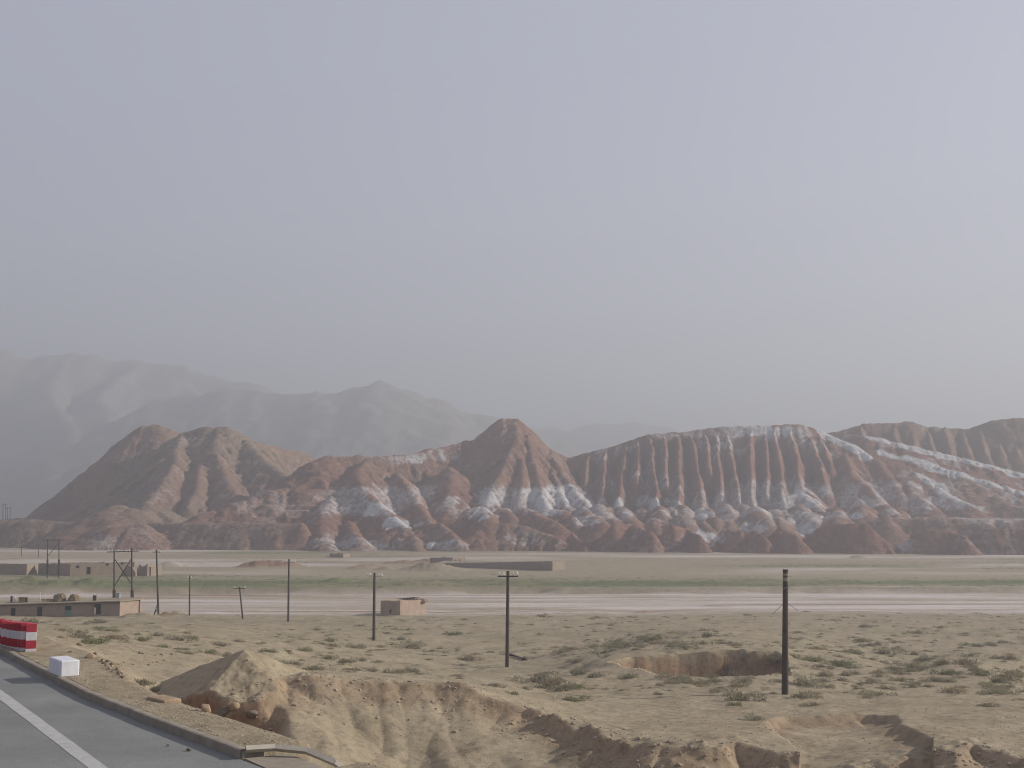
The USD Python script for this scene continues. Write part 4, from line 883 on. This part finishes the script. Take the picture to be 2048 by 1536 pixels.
utility_pole("dark pole with white insulators standing left of the pink hut", (749, 1146), (747.5, 1292), 127.0, .15, None, [(736, 1148), (741, 1148), (758, 1149), (763.5, 1149)])
utility_pole("slim tall pole between the leaning pole and the pole beside the hut", (578, 1118), (576.5, 1240), 167.0, .135, None, [(567, 1123), (572, 1122), (584, 1122), (590, 1122)])
utility_pole("short leaning pole with a small crossarm", (479, 1174), (487, 1238), 175.0, .12, (1177, 468, 491), [(470, 1175), (490, 1174)])
utility_pole("thin short pole standing right of the long house at the edge of the flat", (379.5, 1151), (379, 1231), 185.0, .115, None, [(376, 1154), (383, 1154)])
utility_pole("tall pole with two pale insulators beside the long mud house", (313, 1100), (317.5, 1229), 186.0, .15, (1104, 306, 321), [(307, 1101), (320, 1101)])
t = thing("pole_frame", "twin pole power frame with crossed braces behind the long mud house", "power frame", (*P(246, 1225, 200)[:2], 0))
def relh(px, py, Y=200.0): return P(px, py, Y) - [*P(246, 1225, 200)[:2], 0]
for px0, px1, ty in ((228.5, 228.5, 1101), (264.5, 263.5, 1096)):
    q = relh(px0, 1221); q[2] = -.5
    obj("pole", rod(q, relh(px1, ty), .16, .12, 10), M_pole, t)
    obj("footing_sleeve", rod((q[0], q[1], -.3), relh(px0, 1180), .30, .28, 8), M_darkwood, t)
for (x0, y0, x1, y1) in ((230, 1119, 264, 1170), (263, 1117, 229.5, 1171)): obj("brace", rod(relh(x0, y0, 199.8), relh(x1, y1, 199.8), .085, .085, 6), M_pole, t)
arm_p = obj("crossarm", rod(relh(214, 1104, 199.7), relh(278, 1102, 199.7), .08, .08, 6), M_pole, t)
for x in (217, 224, 236, 243, 252, 259, 271, 276):
    c = relh(x, 1101.5, 199.7); obj("insulator", rod(c, c + [0, 0, .22], .07, .05, 6), M_ceramic, arm_p)
t = thing("pole_frame", "faint twin pole power frame in front of the ruined row at far left", "power frame", (*P(106, 1160, 280)[:2], 0))
def relg(px, py, Y=280.0): return P(px, py, Y) - [*P(106, 1160, 280)[:2], 0]
for px in (95, 118):
    q = relg(px, 1156); q[2] = 0; obj("pole", rod(q, relg(px, 1078), .14, .10, 8), M_pole, t)
    obj("sleeve", rod(relg(px, 1149), relg(px, 1119), .24, .24, 8), M_darkwood, t)
obj("brace", rod(relg(96, 1112), relg(117, 1086), .07, .07, 6), M_pole, t); obj("crossarm", rod(relg(84, 1080), relg(128, 1080), .07, .07, 6), M_pole, t)
for k, (px, ty, by, Y, lab) in enumerate(((43, 1080, 1120, 395, "faint thin pole at far left, left of two behind the ruined row"), (77, 1088, 1122, 390, "faint thin pole at far left, right of two behind the ruined row"), (6, 1006, 1042, 545, "leftmost of the tiny far poles below the left end of the hill"), (11, 1007, 1042, 545, "second of the tiny far poles below the left end of the hill"), (15, 1014, 1043, 548, "third of the tiny far poles below the left end of the hill"), (20.5, 1013, 1043, 548, "rightmost of the tiny far poles below the left end of the hill"))):
    a, b = P(px, by, Y), P(px, ty, Y); t = thing("distant_pole", lab, "pole", a)
    obj("shaft", rod((0, 0, -3), b - a, .15, .11, 7), M_pole, t); obj("crossarm", rod((-.8, -.1, b[2] - a[2] - .5), (.8, -.1, b[2] - a[2] - .5), .06, .06, 5), M_pole, t)
# bent stick and stake
t = thing("forked_stump", "dark forked dead stump beside the tall pole right of the long house", "stump", (*P(307, 1228, 184)[:2], gz(*P(307, 1228, 184)[:2])))
obj("trunk", rod((0, 0, -.2), (.35, 0, 1.0), .14, .09, 7), M_darkwood, t); obj("limb", rod((.2, 0, .5), (.75, .1, 1.15), .08, .04, 6), M_darkwood, t); obj("limb", rod((.35, 0, 1.0), (.5, 0, 1.7), .08, .03, 6), M_darkwood, t)
q0, q1 = hit(1020, 1311), hit(1050, 1322)
t = thing("fallen_post", "dark pole lying on the sand to the right of the crossarm pole", "post", q0)
obj("log", rod((0, 0, .08), q1 - q0 + [0, 0, .10], .10, .08, 8), M_darkwood, t); obj("broken_end", rod(q1 - q0 + [0, 0, .10], q1 - q0 + [.25, -.1, .05], .06, .02, 6), M_darkwood, t)

# ------------------------------------------------------------------ rocks
def rock_mesh(seed, flat=.7):
    m = trimesh.creation.icosphere(2, 1.0); r = np.random.default_rng(seed); v = m.vertices.copy()
    for _ in range(9):
        dd = r.normal(size=3); dd /= np.linalg.norm(dd); o = r.uniform(.55, .85); k = v @ dd; v -= np.maximum(0, k - o)[:, None] * dd
    v *= (1 + .12 * (fbm(v * 2.2 + seed, 3, seed) - .5))[:, None]; v *= np.array([1, r.uniform(.7, .95), flat])
    return trimesh.Trimesh(v, m.faces, process=False)
def rock(label, px, py, w_px, seed, mat=M_rock, flat=.75, group=None, Y=None, sink=.35):
    c = hit(px, py, 20, 70) if Y is None else P(px, py, Y)
    s = w_px / 2 / F * c[1]
    m = rock_mesh(seed, flat); m.apply_scale(s); m.apply_transform(trimesh.transformations.rotation_matrix(seed * 1.3, [0, 0, 1])); m.apply_translation(c + [0, 0, s * flat * (1 - 2 * sink)])
    return tag(obj("rock", m, mat, None, 28), label, "rock", group)
rock("pointed tan rock catching the sun just behind the kerb", 410, 1444, 26, 2, M_rock, 1.0, None, None, .3)
rock("large brown boulder in the dark cut under the heap", 446, 1434, 34, 3, M_rock_dark, .75)
rock("second brown boulder in the dark cut, right of the large one", 468, 1430, 26, 4, M_rock, .8)
rock("flat brown stone at the foot of the dark cut", 504, 1448, 26, 5, M_rock_dark, .75)
rock("biggest tan boulder on the slope behind the white block", 181, 1316, 24, 6, M_rock, .7)
rock("grey tan stone below the green shrub by the posts", 160, 1291, 16, 7, M_rock, .6)
rock("dark small stone up the slope left of the biggest boulder", 141, 1305, 9, 8, M_rock_dark, .7)
rock("dark stone right of the biggest boulder", 190, 1309, 10, 9, M_rock_dark, .7)
rs = np.random.default_rng(77)
for i in range(26):
    tt = i / 25.0; px = 206 + 40 * tt + rs.uniform(-6, 6); py = 1322 + 34 * tt + rs.uniform(-5, 5)
    rock("dark broken rock in the line of rubble in the gully", px, py, rs.uniform(5, 11), 100 + i, M_rock_dark if rs.random() < .75 else M_rock, .8, "rubble in the gully behind the white block")
for i in range(14):
    px, py = rs.uniform(240, 345), rs.uniform(1306, 1336)
    rock("small tan stone on the far bank of the gully", px, py, rs.uniform(4, 8), 140 + i, M_rock if i % 3 else M_rock_dark, .7, "stones on the gully bank left of the heap")
c = ruv(7.46, 20.55, Z_ROAD + .06)
t = thing("stone_slab", "pale squared stone set at the outer edge of the gravel shoulder", "stone", c, math.degrees(ang) + 8)
obj("slab_body", box((.34, .62, .20), (0, 0, 0), 0, .02), M_rock, t); obj("broken_corner", box((.14, .2, .10), (.05, -.36, -.03), .4, .02), M_rock, t)

def stone_stuff(name, label, pts, sizes, protos, mat, seed):
    r = np.random.default_rng(seed)
    pi = UsdGeom.PointInstancer.Define(stage, path_for(name))
    ps = []
    for k, m in enumerate(protos):
        p = f"{pi.GetPath()}/piece_{k:03d}"; usdkit.mesh(stage, p, m, mat); ps.append(p)
    pi.CreatePrototypesRel().SetTargets([Sdf.Path(p) for p in ps])
    n = len(pts); pi.CreateProtoIndicesAttr(Vt.IntArray.FromNumpy(r.integers(0, len(ps), n).astype(np.int32)))
    pi.CreatePositionsAttr(Vt.Vec3fArray.FromNumpy(np.asarray(pts, np.float32)))
    pi.CreateScalesAttr(Vt.Vec3fArray.FromNumpy(np.repeat(np.asarray(sizes, np.float32)[:, None], 3, 1)))
    a = r.uniform(0, 2 * np.pi, n)
    pi.CreateOrientationsAttr(Vt.QuathArray([Gf.Quath(float(math.cos(x / 2)), 0, 0, float(math.sin(x / 2))) for x in a]))
    return tag(pi.GetPrim(), label, "gravel", None, "stuff")
def small_rock(seed):
    m = trimesh.creation.icosphere(1, 1.0); r = np.random.default_rng(seed); m.vertices = m.vertices * r.uniform(.6, 1.15, (len(m.vertices), 1)) * [1, .8, .55]
    return m
# gravel on the shoulder, clods on the banks
r = np.random.default_rng(9)
v = r.uniform(12, 27, 5200); u = u_edge(v) + r.uniform(.14, 1.0, 5200) ** 1.0 * (u_brink(v) - u_edge(v) + .25)
gx, gy = u * RN[0] + v * RE[0], u * RN[1] + v * RE[1]
stone_stuff("gravel", "loose gravel on the shoulder behind the kerb", np.stack([gx, gy, ground(gx, gy)], -1)[:2600], (np.abs(r.normal(0, .010, 5200)) + .006)[:2600], [small_rock(k) for k in range(4)], M_gravel, 1)
Yr = np.exp(r.uniform(math.log(36), math.log(110), 9000)); Xr = Yr * r.uniform(-.46, .5, 9000)
k = n2(Xr, Yr, .11, 171, 2) + r.uniform(-.5, .5, 9000) > .05
Xr, Yr = Xr[k], Yr[k]
stone_stuff("pebbles", "scattered pebbles and clods on the sand", np.stack([Xr, Yr, ground(Xr, Yr)], -1), np.abs(r.normal(0, .022, len(Xr))) + .014, [small_rock(k) for k in range(10, 14)], M_gravel, 2)
dc = crest_w[::1]
k = r.integers(20, len(dc), 900); o = r.normal(0, .9, (900, 2)); px_, py_ = dc[k, 0] + o[:, 0], dc[k, 1] - np.abs(o[:, 1]) * 1.6 + .3
stone_stuff("clods", "clods of dried earth fallen below the bank's crest", np.stack([px_, py_, ground(px_, py_)], -1), np.abs(r.normal(0, .045, 900)) + .02, [small_rock(k) for k in range(20, 24)], M_gravel, 3)
k = np.arange(10); v = r.uniform(15, 20, 10); u = r.uniform(5.2, 6.6, 10)
for i, (px, py) in enumerate(((378, 1500), (336, 1491))):
    q = P(px, py, 17.28 if i == 0 else 17.6); m = small_rock(30 + i); m.apply_scale(.045 if i == 0 else .028); m.apply_translation((q[0], q[1], Z_ROAD + .02))
    tag(obj("road_stone", m, M_rock_dark), "larger dark stone lying on the asphalt" if i == 0 else "smaller dark stone lying on the asphalt", "stone")

# ------------------------------------------------------------------ shrubs
def leaf_mat(name, c1, c2):
    return usdkit.material(stage, "/World/Looks/" + name, {
        "oi": ("object_info", {}), "g": ("geometry", {}), "n": ("noise_texture", {"scale": 5.0, "detail": 3.0}),
        "add": ("math", {"math_type": "multiply_add", "value2": .45}), "sub": ("math", {"math_type": "subtract", "value2": .22}),
        "r": ("rgb_ramp", {"ramp": [(0.25, c1), (0.75, c2)]}),
        "d": ("diffuse_bsdf", {"roughness": .5}), "t": ("translucent_bsdf", {}), "m": ("mix_closure", {"fac": .25})},
        [("g.position", "n.vector"), ("oi.random", "add.value1"), ("n.fac", "add.value3"), ("add.value", "sub.value1"), ("sub.value", "r.fac"), ("r.color", "d.color"), ("r.color", "t.color"), ("d.BSDF", "m.closure1"), ("t.BSDF", "m.closure2")], surface="m.closure")
M_leaf = [leaf_mat("grey_green_leaf", (0.245, 0.225, 0.16), (0.36, 0.33, 0.235)), leaf_mat("dry_tan_leaf", (0.26, 0.215, 0.145), (0.38, 0.32, 0.225)), leaf_mat("green_leaf", (0.205, 0.205, 0.12), (0.31, 0.295, 0.18))]
def shrub_meshes(seed, n_leaf, flat, r0=1.0):
    r = np.random.default_rng(seed)
    V, Fc, W = [], [], []
    cl = [(r.normal(0, .42, 2), r.uniform(.35, .6)) for _ in range(6)]
    for i in range(n_leaf):
        c, cr_ = cl[r.integers(len(cl))]
        a = r.uniform(0, 6.283); e = math.acos(r.uniform(0.0, 1)) ; rad = cr_ * r.uniform(.55, 1.05)
        p = np.array([c[0] + math.cos(a) * math.sin(e) * rad, c[1] + math.sin(a) * math.sin(e) * rad, max(.02, math.cos(e) * rad * flat)])
        out = p - [c[0], c[1], -.2]; out = out / np.linalg.norm(out) + r.normal(0, .45, 3); out /= np.linalg.norm(out)
        side = np.cross(out, r.normal(size=3)); side /= np.linalg.norm(side)
        L, w = r.uniform(.10, .24), r.uniform(.018, .04)
        b = len(V); V += [p - side * w, p + side * w, p + out * L]; Fc.append((b, b + 1, b + 2))
    for _ in range(26):
        c, cr_ = cl[r.integers(len(cl))]; a = r.uniform(0, 6.283)
        q = np.array([c[0] + math.cos(a) * cr_ * .8, c[1] + math.sin(a) * cr_ * .8, r.uniform(.15, .75) * cr_ * flat])
        W.append(rod((c[0] * .4, c[1] * .4, -.12), q, .016, .006, 3))
    return trimesh.Trimesh(np.array(V) * r0, np.array(Fc), process=False), cat_(W)
KINDS = [(0, 520, .75, "low grey green desert shrub on the sandy plain", "grey green shrubs on the plain"), (0, 420, .55, "flat spreading grey shrub on the sandy plain", "flat grey shrubs on the plain"),
         (1, 420, .7, "dry tan desert shrub on the sandy plain", "dry tan shrubs on the plain"), (2, 560, .7, "fresh green desert shrub on the sandy plain", "green shrubs on the plain")]
protos = []
SM = [shrub_meshes(500 + k, n_, fl) for k, (mi, n_, fl, _, _) in enumerate(KINDS)]
def shrub(kind, c, s, label=None, group=True, rz=None, zs=None):
    mi, _, _, lab, grp = KINDS[kind]
    if label: lab2, g2 = label, None
    else:
        px = 1024 + F * c[0] / c[1]
        side = ("left of the pole by the pink hut" if px < 748 else "between the hut pole and the crossarm pole" if px < 1015 else "between the crossarm pole and the banded pole" if px < 1570 else "right of the tall banded pole")
        dep = "near" if c[1] < 82 else "middle" if c[1] < 125 else "far"
        where = {"near": "in the foreground sand ", "middle": "halfway across the plain ", "far": "near the river flat "}[dep]
        lab2 = SHORT[kind] + " " + where + side; g2 = lab2
    sc = (s, s, s * (zs or 1.0)); rz = rng.uniform(0, 360) if rz is None else rz
    if kind not in heads:
        t = thing("desert_shrub", lab2, "shrub", c, rz, g2, sc)
        obj("foliage", SM[kind][0], M_leaf[mi], t); obj("twigs", SM[kind][1], M_darkwood, t); heads[kind] = t
    else:
        copy_of(heads[kind], "desert_shrub", lab2, "shrub", c, rz, g2, sc)
heads = {}
SHORT = ['bushy grey green shrub', 'flat grey shrub', 'dry tan shrub', 'fresh green shrub']
# those that can be singled out
for kind, px, py, w, label in ((3, 186, 1286, 44, "green shrub on the slope between the posts and the heap"), (0, 362, 1281, 42, "rounded dark shrub on the slope left of the heap's peak"), (0, 818, 1296, 50, "large dark green shrub to the right of the pole beside the hut"), (0, 1500, 1441, 46, "dark bushy shrub at the left rim of the hollow on the right"),
                               (1, 272, 1378, 60, "low green tuft at the bottom of the gully behind the white block"), (1, 305, 1383, 34, "small low tuft beside the gully floor near the heap"), (0, 1075, 1366, 60, "broad shrub in front of the sand pile"), (1, 190, 1246, 40, "mounded shrub in front of the long house's dark window"), (3, 1145, 1402, 48, "lone green shrub on the bare sand above the near cliff"), (1, 445, 1292, 40, "dry shrub behind the heap's left shoulder")):
    c = hit(px, py, 25, 200); s = w / 2 / F * c[1] / .85
    shrub(kind, c - [0, 0, .04], s, label)
cand = []
r = np.random.default_rng(31)
N = 8600
Yc = np.exp(r.uniform(math.log(60), math.log(197), N)); Xc = Yc * r.uniform(-.58, .58, N)
dens = .38 + 1.1 * n2(Xc, Yc, .035, 181, 2) + .6 * np.maximum(0, n2(Xc, Yc, .42, 21, 2)) + np.where(Xc / Yc > .02, .18, -.12)
dens *= sstep(60, 80, Yc) * (1 - sstep(-6, 2, Yc - river_near(Xc)))
ok = r.uniform(0, 1, N) < dens * .62
Xc, Yc = Xc[ok], Yc[ok]
# along the foot of the dug wall and on the right foreground plain
ex = []
for px, py, n_, sx_, sy_ in ((1150, 1375, 12, 70, 8), (1400, 1370, 22, 90, 8), (1320, 1362, 10, 60, 5), (1500, 1385, 14, 50, 12), (1700, 1370, 26, 110, 18), (1900, 1345, 30, 110, 18), (2010, 1375, 12, 45, 22), (1650, 1330, 14, 80, 8), (1000, 1375, 8, 60, 6), (1300, 1275, 24, 200, 6), (1750, 1290, 40, 220, 14), (1180, 1262, 22, 160, 8), (1600, 1262, 26, 300, 6), (800, 1262, 16, 130, 8), (650, 1275, 14, 100, 10)):
    for _ in range(n_): ex.append(hit(px + r.normal(0, sx_ * .8), py + r.normal(0, sy_ * 1.1), 40, 195))
ex = np.array(ex)
Xc, Yc = np.r_[Xc, ex[:, 0]], np.r_[Yc, ex[:, 1]]
Zc = ground(Xc, Yc)
size = np.clip(r.lognormal(-1.08, .45, len(Xc)), .15, .95)
size[-len(ex):] *= 1.05
near_pit = inside(pit_poly.buffer(1.2), Xc, Yc) | inside(bowl_poly.buffer(.5), Xc, Yc)
vis = ~near_pit & (uv(Xc, Yc)[0] > 14)
Xc, Yc, Zc, size = Xc[vis], Yc[vis], Zc[vis], size[vis]
infr = np.abs(Xc / Yc) < .43
order = np.argsort(-(size / Yc) * infr)
kinds = np.where(r.random(len(Xc)) < .42, 0, np.where(r.random(len(Xc)) < .45, 1, np.where(r.random(len(Xc)) < .55, 2, 3)))
for i in order[:285]:
    shrub(int(kinds[i]), (Xc[i], Yc[i], Zc[i] - .05), float(size[i]), zs=float(r.uniform(.85, 1.45)))
rest = order[285:]
def scatter(name, label, cat, pts, sizes, meshes, mats, zs=1.0, seed=1):
    rr = np.random.default_rng(seed)
    pi = UsdGeom.PointInstancer.Define(stage, path_for(name)); ps = []
    for k, (m, mt) in enumerate(zip(meshes, mats)):
        p = f"{pi.GetPath()}/tuft_{k:03d}"; usdkit.mesh(stage, p, m, mt); ps.append(Sdf.Path(p))
    pi.CreatePrototypesRel().SetTargets(ps); n = len(pts)
    pi.CreateProtoIndicesAttr(Vt.IntArray.FromNumpy(rr.integers(0, len(ps), n).astype(np.int32)))
    pi.CreatePositionsAttr(Vt.Vec3fArray.FromNumpy(np.asarray(pts, np.float32)))
    S = np.repeat(np.asarray(sizes, np.float32)[:, None], 3, 1); S[:, 2] *= zs
    pi.CreateScalesAttr(Vt.Vec3fArray.FromNumpy(S)); a = rr.uniform(0, 2 * np.pi, n)
    pi.CreateOrientationsAttr(Vt.QuathArray([Gf.Quath(float(math.cos(x / 2)), 0, 0, float(math.sin(x / 2))) for x in a]))
    return tag(pi.GetPrim(), label, cat, None, "stuff")
if len(rest):
    scatter("distant_scrub", "smaller desert scrub dotted over the plain", "scrub", np.stack([Xc[rest], Yc[rest], Zc[rest] - .04], -1), size[rest], [SM[0][0], SM[1][0], SM[2][0]], [M_leaf[0], M_leaf[0], M_leaf[1]], .8, 3)
# rough grass of the far bank
N = 9000
Yg = r.uniform(246, 420, N); Xg = Yg * r.uniform(-.5, .5, N)
gc = ground_cover(Xg, Yg, np.zeros(N))[:, 1]
ok = r.uniform(0, .7, N) < gc
Xg, Yg = Xg[ok], Yg[ok]
gm = [shrub_meshes(600 + k, 110, .6) for k in range(2)]
scatter("grass", "low green grass and reeds on the far bank of the flat", "grass", np.stack([Xg, Yg, ground(Xg, Yg) - .03], -1), r.uniform(.4, 1.0, len(Xg)), [gm[0][0], gm[1][0]], [M_leaf[2], M_leaf[0]], .6, 4)

# ------------------------------------------------------------------ haze
haze_mat = usdkit.material(stage, "/World/Looks/dust_haze", {"v": ("principled_volume", {"color": (0.662, 0.698, 0.742), "density": HAZE_DENSITY, "anisotropy": 0.22})}, [], volume="v.volume")
HZ0, HZ1 = -4.0, 335.0
hb = trimesh.creation.box((19000, 19000, HZ1 - HZ0)); hb.apply_translation((0, 6000, (HZ0 + HZ1) / 2))
tag(obj("haze", hb, haze_mat), "grey dust haze hanging over the plain and hills", "haze", None, "stuff")
